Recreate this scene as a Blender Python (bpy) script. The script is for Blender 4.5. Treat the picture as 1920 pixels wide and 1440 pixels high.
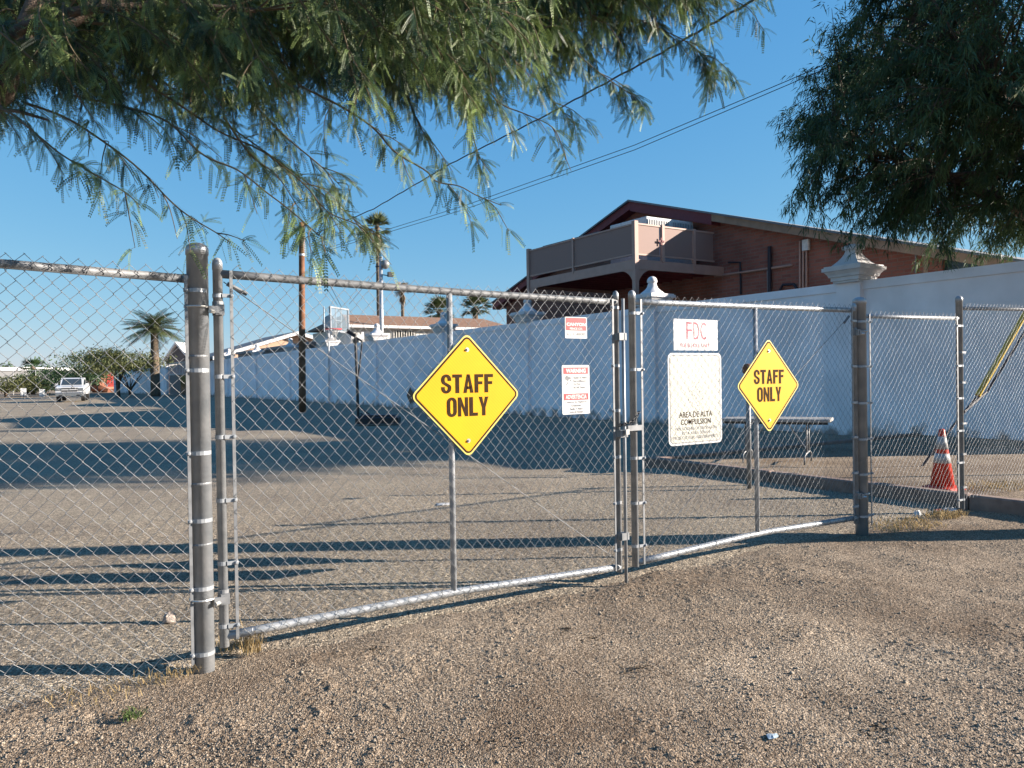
import bpy, math, random
import numpy as np
from mathutils import Vector, Matrix
random.seed(7); RNG = np.random.default_rng(7)
S = bpy.context.scene
C = S.collection
for o in list(bpy.data.objects): bpy.data.objects.remove(o)

# ---------------------------------------------------------------- camera
# world frame: X runs along the chain link fence, Y runs along the white wall
HEAD = math.radians(32.5); PITCH = math.radians(-0.56); ROLL = math.radians(0.88)
FPX = 1443.0; CAMZ = 1.6
f0 = Vector((math.sin(HEAD), math.cos(HEAD), 0)); r0 = Vector((math.cos(HEAD), -math.sin(HEAD), 0))
FWD = (f0*math.cos(PITCH) + Vector((0, 0, 1))*math.sin(PITCH)).normalized()
up0 = r0.cross(FWD).normalized()
RT = r0*math.cos(ROLL) - up0*math.sin(ROLL)
UP = r0*math.sin(ROLL) + up0*math.cos(ROLL)
CAM = Vector((0, 0, CAMZ))
cd = bpy.data.cameras.new('camera'); cam = bpy.data.objects.new('camera', cd); C.objects.link(cam)
cam.matrix_world = Matrix(((RT.x, UP.x, -FWD.x, 0), (RT.y, UP.y, -FWD.y, 0), (RT.z, UP.z, -FWD.z, CAMZ), (0, 0, 0, 1)))
cd.sensor_width = 36; cd.lens = FPX/1920*36; cd.clip_start = 0.05; cd.clip_end = 3000
S.camera = cam
S.render.resolution_x = 1024; S.render.resolution_y = 768

# ---------------------------------------------------------------- light
SUN_AZ = math.radians(121.5); SUN_EL = math.radians(17.5)     # azimuth clockwise from +Y
w = bpy.data.worlds.new('World'); S.world = w; w.use_nodes = True
nt = w.node_tree; bg = nt.nodes['Background']
sky = nt.nodes.new('ShaderNodeTexSky'); sky.sky_type = 'NISHITA'; sky.sun_disc = False
sky.sun_elevation = SUN_EL; sky.sun_rotation = SUN_AZ
sky.air_density = 1.0; sky.dust_density = 0.0; sky.ozone_density = 4.0
# camera-like response of the sky: per-channel gain and gamma, the same for every ray
sp = nt.nodes.new('ShaderNodeSeparateColor'); cm = nt.nodes.new('ShaderNodeCombineColor'); nt.links.new(sky.outputs[0], sp.inputs[0])
for i_, (g_, k_) in enumerate(((.95, .60), (.56, 1.25), (.26, 2.48))):
    pw_ = nt.nodes.new('ShaderNodeMath'); pw_.operation = 'POWER'; pw_.inputs[1].default_value = g_
    ml_ = nt.nodes.new('ShaderNodeMath'); ml_.operation = 'MULTIPLY'; ml_.inputs[1].default_value = k_
    nt.links.new(sp.outputs[i_], pw_.inputs[0]); nt.links.new(pw_.outputs[0], ml_.inputs[0]); nt.links.new(ml_.outputs[0], cm.inputs[i_])
nt.links.new(cm.outputs[0], bg.inputs[0]); bg.inputs[1].default_value = 0.066
sl = bpy.data.lights.new('sun', 'SUN'); sl.energy = 5.0; sl.angle = math.radians(0.5); sl.color = (1.0, 0.885, 0.77)
so = bpy.data.objects.new('sun', sl); C.objects.link(so)
sdir = Vector((math.sin(SUN_AZ)*math.cos(SUN_EL), math.cos(SUN_AZ)*math.cos(SUN_EL), math.sin(SUN_EL)))
so.rotation_euler = sdir.to_track_quat('Z', 'Y').to_euler(); so.location = (30, -20, 30)
S.view_settings.view_transform = 'Standard'; S.view_settings.look = 'None'
S.view_settings.exposure = 1.68; S.view_settings.gamma = 1

# ---------------------------------------------------------------- survey helpers (photo survey -> metres)
def ray(px, py):
    return FWD + RT*((px-960)/FPX) + UP*((720-py)/FPX)
def at(px, py, depth): return CAM + ray(px, py)*depth
def gnd(px, py, z=-0.03):
    r = ray(px, py); return CAM + r*((z-CAMZ)/r.z)
FY = 4.65; WX = 18.2
def onf(px, py, y=FY):
    r = ray(px, py); return CAM + r*(y/r.y)
def onx(px, py, x):
    r = ray(px, py); return CAM + r*(x/r.x)
def atv(px, depth, z=0.0):
    """point at a bearing and depth, at height z"""
    r = ray(px, 706); return Vector((r.x*depth, r.y*depth, z))

# ---------------------------------------------------------------- mesh helpers
class MB:
    def __init__(s): s.v = []; s.f = []
    def add(s, vs, fs):
        n = len(s.v); s.v.extend([tuple(a) for a in vs]); s.f.extend([tuple(i+n for i in q) for q in fs]); return s
    def box(s, a, b, M=None):
        x0, y0, z0 = a; x1, y1, z1 = b
        vs = [(x0,y0,z0),(x1,y0,z0),(x1,y1,z0),(x0,y1,z0),(x0,y0,z1),(x1,y0,z1),(x1,y1,z1),(x0,y1,z1)]
        if M is not None: vs = [M @ Vector(p) for p in vs]
        return s.add(vs, [(0,3,2,1),(4,5,6,7),(0,1,5,4),(1,2,6,5),(2,3,7,6),(3,0,4,7)])
    def bbox(s, a, b, c=0.01, M=None):
        """box with chamfered vertical edges and top"""
        x0, y0, z0 = a; x1, y1, z1 = b
        def ring(i, z): return [(x0+i+c,y0+i,z),(x1-i-c,y0+i,z),(x1-i,y0+i+c,z),(x1-i,y1-i-c,z),(x1-i-c,y1-i,z),(x0+i+c,y1-i,z),(x0+i,y1-i-c,z),(x0+i,y0+i+c,z)]
        vs = ring(0, z0)+ring(0, z1-c)+ring(c, z1)
        fs = [tuple(range(7,-1,-1)), tuple(range(16,24))]
        for k in range(2):
            for j in range(8):
                a_ = k*8+j; b_ = k*8+(j+1) % 8; fs.append((a_, b_, b_+8, a_+8))
        if M is not None: vs = [M @ Vector(p) for p in vs]
        return s.add(vs, fs)
    def tube(s, pts, rad, n=10, cap=True):
        pts = [Vector(p) for p in pts]; m = len(pts)
        if not hasattr(rad, '__len__'): rad = [rad]*m
        t0 = (pts[1]-pts[0]).normalized()
        a = Vector((0,0,1)) if abs(t0.z) < .9 else Vector((1,0,0))
        u = t0.cross(a).normalized(); vs = []
        for i, p in enumerate(pts):
            t = (pts[min(i+1,m-1)]-pts[max(i-1,0)]).normalized()
            u = (u - t*u.dot(t)); u = u.normalized() if u.length > 1e-6 else t.orthogonal().normalized()
            v = t.cross(u)
            for k in range(n):
                an = 2*math.pi*k/n; vs.append(p + (u*math.cos(an)+v*math.sin(an))*rad[i])
        fs = [(i*n+k, i*n+(k+1) % n, (i+1)*n+(k+1) % n, (i+1)*n+k) for i in range(m-1) for k in range(n)]
        if cap: fs += [tuple(range(n-1,-1,-1)), tuple((m-1)*n+k for k in range(n))]
        return s.add(vs, fs)
    def lathe(s, prof, c, n=16, sq=False):
        """prof: list of (r, z); sq -> square section"""
        vs = []
        for r, z in prof:
            if sq: ring = [(-r,-r),(r,-r),(r,r),(-r,r)]
            else: ring = [(r*math.cos(2*math.pi*k/n), r*math.sin(2*math.pi*k/n)) for k in range(n)]
            vs += [(c[0]+x, c[1]+y, c[2]+z) for x, y in ring]
        nn = 4 if sq else n; m = len(prof)
        fs = [(i*nn+k, i*nn+(k+1) % nn, (i+1)*nn+(k+1) % nn, (i+1)*nn+k) for i in range(m-1) for k in range(nn)]
        fs += [tuple(range(nn-1,-1,-1)), tuple((m-1)*nn+k for k in range(nn))]
        return s.add(vs, fs)
    def prism(s, poly, d, M=None):
        """poly: 2D outline (x, z) counter-clockwise seen from -y; extruded from y=0 to y=d"""
        n = len(poly)
        vs = [Vector((x, 0, z)) for x, z in poly]+[Vector((x, d, z)) for x, z in poly]
        if M is not None: vs = [M @ p for p in vs]
        return s.add(vs, [tuple(range(n)), tuple(range(2*n-1, n-1, -1))]+[(k, k+n, (k+1) % n+n, (k+1) % n) for k in range(n)])
    def build(s, name, mat, parent=None, smooth=False):
        me = bpy.data.meshes.new(name); off = parent_off(parent)
        me.from_pydata([(p[0]-off[0], p[1]-off[1], p[2]-off[2]) for p in s.v], [], s.f)
        me.materials.append(mat)
        if smooth: me.polygons.foreach_set('use_smooth', [True]*len(me.polygons))
        me.update()
        return link(name, me, parent)
LOCAL = set()
def parent_off(p):
    if p is None or p.name in LOCAL: return (0, 0, 0)
    o = Vector((0,0,0))
    while p is not None: o += p.location; p = p.parent
    return o
def link(name, me, parent):
    o = bpy.data.objects.new(name, me); C.objects.link(o)
    if parent is not None:
        o.parent = parent
        if parent.name in LOCAL: LOCAL.add(o.name)
    return o
def npmesh(name, V, Q, mat, parent=None, smooth=False, k=4):
    me = bpy.data.meshes.new(name); off = np.array(parent_off(parent)); V = np.asarray(V, dtype=np.float64)-off
    Q = np.asarray(Q, dtype=np.int32); nf = len(Q)
    me.vertices.add(len(V)); me.vertices.foreach_set('co', V.astype(np.float32).ravel())
    me.loops.add(nf*k); me.loops.foreach_set('vertex_index', Q.ravel())
    me.polygons.add(nf); me.polygons.foreach_set('loop_start', np.arange(nf, dtype=np.int32)*k)
    me.polygons.foreach_set('loop_total', np.full(nf, k, dtype=np.int32))
    if smooth: me.polygons.foreach_set('use_smooth', np.ones(nf, dtype=bool))
    me.materials.append(mat); me.update(calc_edges=True)
    return link(name, me, parent)
def thing(name, label, cat, loc=(0,0,0), rz=0, group=None, local=False):
    o = bpy.data.objects.new(name, None); C.objects.link(o); o.empty_display_size = .2
    o.location = loc; o.rotation_euler = (0,0,rz); o['label'] = label; o['category'] = cat
    if group: o['group'] = group
    if local or rz: LOCAL.add(o.name)
    return o
def tag(o, label, cat, group=None):
    o['label'] = label; o['category'] = cat
    if group: o['group'] = group
    return o
def struct(o): o['kind'] = 'structure'; return o
def dup(root, loc, rz, label, group=None):
    r = root.copy(); C.objects.link(r); r.location = loc; r.rotation_euler = (0,0,rz); r['label'] = label
    if group: r['group'] = group
    for ch in list(root.children):
        c = ch.copy(); C.objects.link(c); c.parent = r
        for g in ch.children:
            d = g.copy(); C.objects.link(d); d.parent = c
    return r

# ---------------------------------------------------------------- materials
def mat(name, col, rough=.7, metal=0, var=.12, scale=8, bump=0, bscale=None, col2=None, spec=.4, trans=0, detail=4, lo=.35, hi=.65):
    m = bpy.data.materials.new(name); m.use_nodes = True; t = m.node_tree; N = t.nodes; L = t.links
    b = N['Principled BSDF']; b.inputs['Roughness'].default_value = rough; b.inputs['Metallic'].default_value = metal
    b.inputs['Specular IOR Level'].default_value = spec
    tc = N.new('ShaderNodeTexCoord')
    nz = N.new('ShaderNodeTexNoise'); nz.inputs['Scale'].default_value = scale; nz.inputs['Detail'].default_value = detail
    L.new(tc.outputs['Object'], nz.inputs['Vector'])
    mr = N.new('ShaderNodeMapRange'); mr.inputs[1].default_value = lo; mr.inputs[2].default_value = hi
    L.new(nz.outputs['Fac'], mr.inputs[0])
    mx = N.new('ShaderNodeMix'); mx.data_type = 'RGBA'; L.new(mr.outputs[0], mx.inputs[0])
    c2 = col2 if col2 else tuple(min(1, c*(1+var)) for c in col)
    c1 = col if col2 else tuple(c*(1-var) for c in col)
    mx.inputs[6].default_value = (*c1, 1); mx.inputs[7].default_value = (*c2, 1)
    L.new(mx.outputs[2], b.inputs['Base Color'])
    if bump:
        n2 = N.new('ShaderNodeTexNoise'); n2.inputs['Scale'].default_value = bscale or scale*6; n2.inputs['Detail'].default_value = 5
        L.new(tc.outputs['Object'], n2.inputs['Vector'])
        bp = N.new('ShaderNodeBump'); bp.inputs['Strength'].default_value = bump; bp.inputs['Distance'].default_value = .01
        L.new(n2.outputs['Fac'], bp.inputs['Height']); L.new(bp.outputs[0], b.inputs['Normal'])
    if trans:
        tr = N.new('ShaderNodeBsdfTranslucent'); L.new(mx.outputs[2], tr.inputs['Color'])
        ms = N.new('ShaderNodeMixShader'); ms.inputs[0].default_value = trans
        L.new(b.outputs[0], ms.inputs[1]); L.new(tr.outputs[0], ms.inputs[2]); L.new(ms.outputs[0], N['Material Output'].inputs[0])
    return m
def gravel_mat(name, cA, cB, dark, scale, patch, bump=.9, dist=.006):
    m = bpy.data.materials.new(name); m.use_nodes = True; t = m.node_tree; N = t.nodes; L = t.links
    b = N['Principled BSDF']; b.inputs['Roughness'].default_value = .95; b.inputs['Specular IOR Level'].default_value = .15
    ge = N.new('ShaderNodeNewGeometry'); P = ge.outputs['Position']
    vo = N.new('ShaderNodeTexVoronoi'); vo.inputs['Scale'].default_value = scale; L.new(P, vo.inputs['Vector'])
    v2 = N.new('ShaderNodeTexVoronoi'); v2.inputs['Scale'].default_value = scale*.45; L.new(P, v2.inputs['Vector'])
    sep = N.new('ShaderNodeSeparateColor'); L.new(vo.outputs['Color'], sep.inputs[0])
    cr = N.new('ShaderNodeValToRGB'); L.new(sep.outputs[0], cr.inputs[0]); e = cr.color_ramp.elements
    e[0].position = 0; e[0].color = (*dark, 1); e[1].position = 1; e[1].color = (*[min(1, c*1.9) for c in cB], 1)
    x = e.new(.22); x.color = (*cA, 1); x = e.new(.75); x.color = (*cB, 1)
    n1 = N.new('ShaderNodeTexNoise'); n1.inputs['Scale'].default_value = .55; n1.inputs['Detail'].default_value = 6; n1.inputs['Roughness'].default_value = .65
    L.new(P, n1.inputs['Vector'])
    mr = N.new('ShaderNodeMapRange'); mr.inputs[1].default_value = .35; mr.inputs[2].default_value = .68; L.new(n1.outputs['Fac'], mr.inputs[0])
    mx = N.new('ShaderNodeMix'); mx.data_type = 'RGBA'; mx.blend_type = 'MULTIPLY'; mx.inputs[0].default_value = 1
    pc = N.new('ShaderNodeMix'); pc.data_type = 'RGBA'; pc.inputs[6].default_value = (*patch, 1); pc.inputs[7].default_value = (1.12, 1.1, 1.06, 1)
    L.new(mr.outputs[0], pc.inputs[0]); L.new(cr.outputs[0], mx.inputs[6]); L.new(pc.outputs[2], mx.inputs[7])
    L.new(mx.outputs[2], b.inputs['Base Color'])
    ad = N.new('ShaderNodeMath'); ad.operation = 'ADD'; L.new(vo.outputs['Distance'], ad.inputs[0]); L.new(v2.outputs['Distance'], ad.inputs[1])
    bp = N.new('ShaderNodeBump'); bp.invert = True; bp.inputs['Strength'].default_value = bump; bp.inputs['Distance'].default_value = dist
    L.new(ad.outputs[0], bp.inputs['Height']); L.new(bp.outputs[0], b.inputs['Normal'])
    return m
def brick_mat(name, c1, c2, mortar):
    m = bpy.data.materials.new(name); m.use_nodes = True; t = m.node_tree; N = t.nodes; L = t.links
    b = N['Principled BSDF']; b.inputs['Roughness'].default_value = .9
    ge = N.new('ShaderNodeNewGeometry'); sx = N.new('ShaderNodeSeparateXYZ'); L.new(ge.outputs['Position'], sx.inputs[0])
    ad = N.new('ShaderNodeMath'); ad.operation = 'ADD'; L.new(sx.outputs[0], ad.inputs[0]); L.new(sx.outputs[1], ad.inputs[1])
    cb = N.new('ShaderNodeCombineXYZ'); L.new(ad.outputs[0], cb.inputs[0]); L.new(sx.outputs[2], cb.inputs[1])
    br = N.new('ShaderNodeTexBrick'); L.new(cb.outputs[0], br.inputs['Vector']); br.inputs['Scale'].default_value = 1
    br.inputs['Color1'].default_value = (*c1, 1); br.inputs['Color2'].default_value = (*c2, 1); br.inputs['Mortar'].default_value = (*mortar, 1)
    br.inputs['Brick Width'].default_value = .42; br.inputs['Row Height'].default_value = .13; br.inputs['Mortar Size'].default_value = .016; br.inputs['Bias'].default_value = -.2
    nz = N.new('ShaderNodeTexNoise'); nz.inputs['Scale'].default_value = .9; nz.inputs['Detail'].default_value = 6; L.new(ge.outputs['Position'], nz.inputs['Vector'])
    mr = N.new('ShaderNodeMapRange'); mr.inputs[1].default_value = .3; mr.inputs[2].default_value = .7; mr.inputs[3].default_value = .7; mr.inputs[4].default_value = 1.2; L.new(nz.outputs['Fac'], mr.inputs[0])
    mx = N.new('ShaderNodeVectorMath'); mx.operation = 'SCALE'; L.new(br.outputs['Color'], mx.inputs[0]); L.new(mr.outputs[0], mx.inputs['Scale'])
    L.new(mx.outputs[0], b.inputs['Base Color'])
    bp = N.new('ShaderNodeBump'); bp.invert = True; bp.inputs['Strength'].default_value = .6; bp.inputs['Distance'].default_value = .01
    L.new(br.outputs['Fac'], bp.inputs['Height']); L.new(bp.outputs[0], b.inputs['Normal'])
    return m
def stucco_mat(name, col, dirt):
    """painted wall: blotchy paint, splash dirt near its foot, fine bump"""
    m = mat(name, col, .85, bump=.35, bscale=22, scale=.8, var=.11, detail=9)
    t = m.node_tree; N = t.nodes; L = t.links; b = N['Principled BSDF']; mx = b.inputs['Base Color'].links[0].from_node
    ge = N.new('ShaderNodeNewGeometry'); sx = N.new('ShaderNodeSeparateXYZ'); L.new(ge.outputs['Position'], sx.inputs[0])
    nz = N.new('ShaderNodeTexNoise'); nz.inputs['Scale'].default_value = 2.3; nz.inputs['Detail'].default_value = 8; L.new(ge.outputs['Position'], nz.inputs['Vector'])
    a = N.new('ShaderNodeMath'); a.operation = 'MULTIPLY_ADD'; a.inputs[1].default_value = -1.5; a.inputs[2].default_value = 1.05; L.new(nz.outputs['Fac'], a.inputs[0])
    s_ = N.new('ShaderNodeMath'); s_.operation = 'ADD'; L.new(sx.outputs[2], s_.inputs[0]); L.new(a.outputs[0], s_.inputs[1])
    mr = N.new('ShaderNodeMapRange'); mr.inputs[1].default_value = .22; mr.inputs[2].default_value = .5; L.new(s_.outputs[0], mr.inputs[0])
    m2 = N.new('ShaderNodeMix'); m2.data_type = 'RGBA'; m2.inputs[6].default_value = (*dirt, 1)
    L.new(mr.outputs[0], m2.inputs[0]); L.new(mx.outputs[2], m2.inputs[7]); L.new(m2.outputs[2], b.inputs['Base Color'])
    return m
M = {}
M['galv'] = mat('galvanised_steel', (.30,.325,.345), .40, .3, col2=(.42,.435,.45), scale=14, bump=.08, detail=8)
M['galvd'] = mat('weathered_steel', (.33,.36,.39), .36, .35, col2=(.46,.48,.50), scale=9, bump=.1, detail=8)
M['rail'] = mat('dull_rail_pipe', (.17,.18,.19), .55, .2, col2=(.27,.28,.29), scale=16, bump=.15, detail=9)
M['band'] = mat('zinc_band', (.24,.25,.26), .5, .3, col2=(.34,.35,.36), scale=20)
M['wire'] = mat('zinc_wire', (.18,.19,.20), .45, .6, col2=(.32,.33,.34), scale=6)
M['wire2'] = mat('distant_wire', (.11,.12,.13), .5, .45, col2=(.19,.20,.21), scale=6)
M['wired'] = mat('worn_wire', (.20,.20,.20), .55, .4, scale=12)
M['yellow'] = mat('yellow_sheeting', (.76,.375,.002), .6, 0, var=.05, scale=3, spec=.2)
_t = M['yellow'].node_tree; _m = [n for n in _t.nodes if n.type == 'MIX'][0]; _w = _t.nodes.new('ShaderNodeTexWave'); _w.bands_direction = 'DIAGONAL'; _w.inputs['Scale'].default_value = 26; _w.inputs['Distortion'].default_value = .3
_tc = _t.nodes.new('ShaderNodeTexCoord'); _t.links.new(_tc.outputs['Object'], _w.inputs['Vector']); _r = _t.nodes.new('ShaderNodeMapRange'); _r.inputs[3].default_value = .93; _r.inputs[4].default_value = 1.03; _t.links.new(_w.outputs['Fac'], _r.inputs[0])
_v = _t.nodes.new('ShaderNodeVectorMath'); _v.operation = 'SCALE'; _t.links.new(_m.outputs[2], _v.inputs[0]); _t.links.new(_r.outputs[0], _v.inputs['Scale']); _t.links.new(_v.outputs[0], _t.nodes['Principled BSDF'].inputs['Base Color'])
M['yedge'] = mat('pale_yellow_edge', (.66,.52,.12), .5, 0, var=.05)
M['ink'] = mat('dark_brown_ink', (.035,.020,.010), .8, 0, var=.2, scale=30, spec=.08)
M['white'] = mat('white_sign_enamel', (.78,.78,.76), .45, 0, var=.03)
M['cream'] = mat('faded_cream_sheet', (.70,.69,.60), .5, 0, var=.05, scale=5)
M['red'] = mat('faded_red_ink', (.55,.06,.07), .5, 0, var=.15, scale=20)
M['pink'] = mat('faded_magenta_ink', (.50,.07,.13), .6, 0, var=.3, scale=60)
M['grey_ink'] = mat('grey_ink', (.16,.16,.17), .6, 0, var=.3, scale=40)
M['bolt'] = mat('bolt_steel', (.75,.74,.7), .35, .6)
M['wall'] = stucco_mat('white_painted_block', (.80,.765,.775), (.30,.26,.23))
M['cap'] = mat('white_moulding', (.58,.57,.565), .8, bump=.3, scale=3, var=.08)
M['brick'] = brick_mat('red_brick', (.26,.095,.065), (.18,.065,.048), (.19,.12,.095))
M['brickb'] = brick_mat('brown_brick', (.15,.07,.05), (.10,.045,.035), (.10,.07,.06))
M['brown'] = mat('brown_painted_steel', (.36,.235,.19), .6, 0, var=.06, scale=3)
M['panel'] = mat('brown_perforated_panel', (.225,.148,.125), .7, 0, var=.05, scale=60)
M['maroon'] = mat('maroon_fascia', (.13,.028,.035), .7, var=.1)
M['tan'] = mat('tan_fascia', (.36,.26,.18), .75, var=.15, scale=2)
M['roofb'] = mat('blue_grey_roof_edge', (.10,.13,.15), .6)
M['dark'] = mat('dark_glass', (.02,.025,.03), .15)
M['black'] = mat('black_plastic', (.02,.02,.022), .45)
M['acw'] = mat('white_appliance', (.66,.67,.66), .5)
M['wood'] = mat('pole_wood', (.17,.075,.035), .85, col2=(.30,.14,.07), scale=5, bump=.4, detail=10)
M['cable'] = mat('cable_black', (.02,.02,.03), .6)
M['bark'] = mat('mesquite_bark', (.055,.040,.030), .95, col2=(.13,.095,.07), scale=16, bump=.8, detail=9)
M['twig'] = mat('twig', (.10,.075,.04), .8, scale=10)
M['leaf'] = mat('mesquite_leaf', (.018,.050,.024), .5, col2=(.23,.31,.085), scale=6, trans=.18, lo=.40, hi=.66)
M['leafd'] = mat('dark_leaf', (.024,.062,.030), .6, col2=(.09,.15,.05), scale=1.6, trans=.25)
M['leafo'] = mat('olive_leaf', (.09,.115,.035), .6, col2=(.19,.20,.07), scale=.5, trans=.3)
M['palm'] = mat('palm_leaf', (.07,.10,.035), .5, col2=(.15,.17,.07), scale=1.5, trans=.2)
M['palmd'] = mat('dead_frond', (.22,.16,.09), .85, scale=3)
M['ptrunk'] = mat('palm_trunk', (.12,.09,.065), .95, col2=(.22,.17,.12), scale=6, bump=.6)
M['orange'] = mat('cone_orange', (.72,.055,.025), .5, var=.12, scale=12)
M['refl'] = mat('white_collar', (.55,.55,.54), .5, var=.12, scale=16)
M['conc'] = mat('kerb_concrete', (.27,.185,.15), .9, col2=(.37,.27,.22), scale=7, bump=.5, detail=8)
M['straw'] = mat('dry_straw', (.42,.29,.12), .9, col2=(.60,.46,.24), scale=30, trans=.3)
M['rock'] = mat('pale_rock', (.50,.42,.36), .95, bump=.6, scale=20, var=.2)
M['tabletop'] = mat('grey_table_laminate', (.30,.29,.27), .5, var=.1)
M['stuccow'] = mat('cream_siding', (.76,.74,.68), .8, var=.04)
M['roofbr'] = mat('brown_shingles', (.24,.13,.08), .9, col2=(.32,.19,.12), scale=4)
M['peach'] = mat('peach_stucco', (.62,.43,.31), .9, var=.06)
M['greyroof'] = mat('grey_roofing', (.20,.20,.20), .9)
M['paint'] = mat('white_car_paint', (.72,.73,.74), .25, 0, var=.02, spec=.6)
M['chrome'] = mat('chrome', (.6,.6,.6), .2, .9)
M['tyre'] = mat('tyre_rubber', (.02,.02,.02), .8)
M['glass'] = mat('tinted_glass', (.03,.04,.045), .08, spec=.8)
M['acrylic'] = mat('pale_acrylic', (.34,.42,.48), .15, spec=.6, var=.06)
def clear(name, col, a):
    m = bpy.data.materials.new(name); m.use_nodes = True; N = m.node_tree.nodes; L = m.node_tree.links; b = N['Principled BSDF']
    b.inputs['Base Color'].default_value = (*col, 1); b.inputs['Roughness'].default_value = .1; t = N.new('ShaderNodeBsdfTransparent'); x = N.new('ShaderNodeMixShader'); x.inputs[0].default_value = a
    L.new(t.outputs[0], x.inputs[1]); L.new(b.outputs[0], x.inputs[2]); L.new(x.outputs[0], N['Material Output'].inputs[0]); return m
M['acrylic_clear'] = clear('clear_acrylic', (.22,.28,.33), .30)
M['clay'] = mat('clay_bank', (.42,.19,.12), .95, scale=1.3, var=.35)
M['yguard'] = mat('yellow_plastic', (.62,.42,.03), .5)
M['wash'] = mat('weed_green', (.10,.15,.04), .7, trans=.3)
G_DIRT = gravel_mat('dirt_gravel', (.32,.255,.19), (.44,.365,.28), (.10,.072,.05), 115, (.56,.50,.45))
G_LOT = gravel_mat('old_chipseal', (.29,.245,.185), (.44,.375,.285), (.06,.052,.04), 85, (.80,.77,.76), .8)

# calibrate the albedos to the exposure (surface colours were first chosen one stop lower)
def dim(m, f):
    for n in m.node_tree.nodes:
        if n.type == 'MIX' and not n.inputs[6].is_linked and not n.inputs[7].is_linked and n.blend_type == 'MIX' and 1.1 not in [round(x, 2) for x in n.inputs[7].default_value]:
            for k in (6, 7): n.inputs[k].default_value = (*[c*f for c in n.inputs[k].default_value[:3]], 1)
        if n.type == 'VALTORGB':
            for e in n.color_ramp.elements: e.color = (*[c*f for c in e.color[:3]], 1)
for k_ in 'rail band wire white cream red pink bolt leafo palm palmd ptrunk orange refl conc straw rock stuccow roofbr peach paint chrome clay yguard wood tan'.split(): dim(M[k_], .68)
[dim(M[k_], .85) for k_ in ('galv', 'galvd', 'yellow', 'yedge', 'leaf')]; dim(M['acw'], .8); dim(M['leafd'], .85); dim(G_DIRT, .68); dim(G_LOT, .68)

# ================================================================ GROUND
def vnoise(x, y, s, seed):
    g = np.random.default_rng(seed).random((256, 256)); x = x/s; y = y/s
    xi = np.floor(x).astype(int); yi = np.floor(y).astype(int); fx = x-xi; fy = y-yi
    fx = fx*fx*(3-2*fx); fy = fy*fy*(3-2*fy)
    a = g[xi % 256, yi % 256]; b = g[(xi+1) % 256, yi % 256]; c = g[xi % 256, (yi+1) % 256]; d = g[(xi+1) % 256, (yi+1) % 256]
    return (a*(1-fx)+b*fx)*(1-fy)+(c*(1-fx)+d*fx)*fy
def dirt_h(x, y):
    big = vnoise(x, y, .9, 3)*.5+vnoise(x, y, .35, 4)*.3+vnoise(x, y, .13, 5)*.2
    rough = np.clip((vnoise(x, y, .8, 6)*.6+vnoise(x, y, .25, 7)*.4-.30)*2.6, .18, 1)
    peb = vnoise(x, y, .021, 8)**2*.6+vnoise(x, y, .011, 9)**2*.55
    clod = np.clip(vnoise(x, y, .075, 12)-.66, 0, 1)*.05
    return -.055+big*.035+rough*(peb*.011+clod*.45)-.030*np.clip((y-4.5+(vnoise(x, y, .4, 31)-.5)*.3)/.4, 0, 1)
def grid_patch(name, x0, x1, y0, y1, st, hf, m, sk='lrtb'):
    xs = np.arange(x0, x1+st/2, st); ys = np.arange(y0, y1+st/2, st); X, Y = np.meshgrid(xs, ys, indexing='ij')
    Z = hf(X, Y); nx, ny = X.shape
    # skirts pulled down at the rim
    if 'l' in sk: Z[0, :] = -.10
    if 'r' in sk: Z[-1, :] = -.10
    if 'b' in sk: Z[:, 0] = -.10
    if 't' in sk: Z[:, -1] = -.10
    V = np.stack([X, Y, Z], -1).reshape(-1, 3)
    i = np.arange(nx-1)[:, None]*ny+np.arange(ny-1)[None, :]
    Q = np.stack([i, i+ny, i+ny+1, i+1], -1).reshape(-1, 4)
    return struct(npmesh(name, V, Q, m, smooth=False))
g = MB(); g.add([(-900,-900,-.09),(900,-900,-.09),(900,1500,-.09),(-900,1500,-.09)], [(0,1,2,3)])
struct(g.build('ground', G_DIRT))
grid_patch('dirt_verge', -2.6, 5.4, .6, 4.95, .0095, dirt_h, G_DIRT, 'lb')
grid_patch('dirt_verge', 5.39, 14.5, -4.0, 4.95, .02, dirt_h, G_DIRT, 'rb')
grid_patch('parking_lot', -6, 9.35, 4.6, 10.0, .022, lambda x, y: -.040-.035*np.clip((5.0-y)/.4, 0, 1)+vnoise(x, y, .03, 21)*.010+vnoise(x, y, 1.2, 22)*.008, G_LOT)
g = MB(); g.add([(-75,4.9,-.065),(9.4,4.9,-.065),(9.4,10.3,-.065),(18.2,10.3,-.065),(18.2,112,-.065),(-75,112,-.065)], [(0,1,2,3,4,5)])
struct(g.build('parking_lot', G_LOT))
g = MB(); g.box((9.45,-6,-.05), (18.1,10.2,.055)); struct(g.build('raised_bed', G_DIRT))
# pale concrete gutter far across the lot
G_CONC = mat('pale_concrete', (.29,.26,.225), .9, scale=.4, var=.12)
g = MB(); a_, b_ = gnd(-300, 757), gnd(430, 741)
n_ = Vector((-(b_-a_).y, (b_-a_).x, 0)).normalized()
g.add([(a_.x,a_.y,-.03), (b_.x,b_.y,-.03), (b_.x+n_.x*2.2,b_.y+n_.y*2.2,-.03), (a_.x+n_.x*2.2,a_.y+n_.y*2.2,-.03)], [(0,1,2,3)])
struct(g.build('concrete_gutter', G_CONC))
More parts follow.
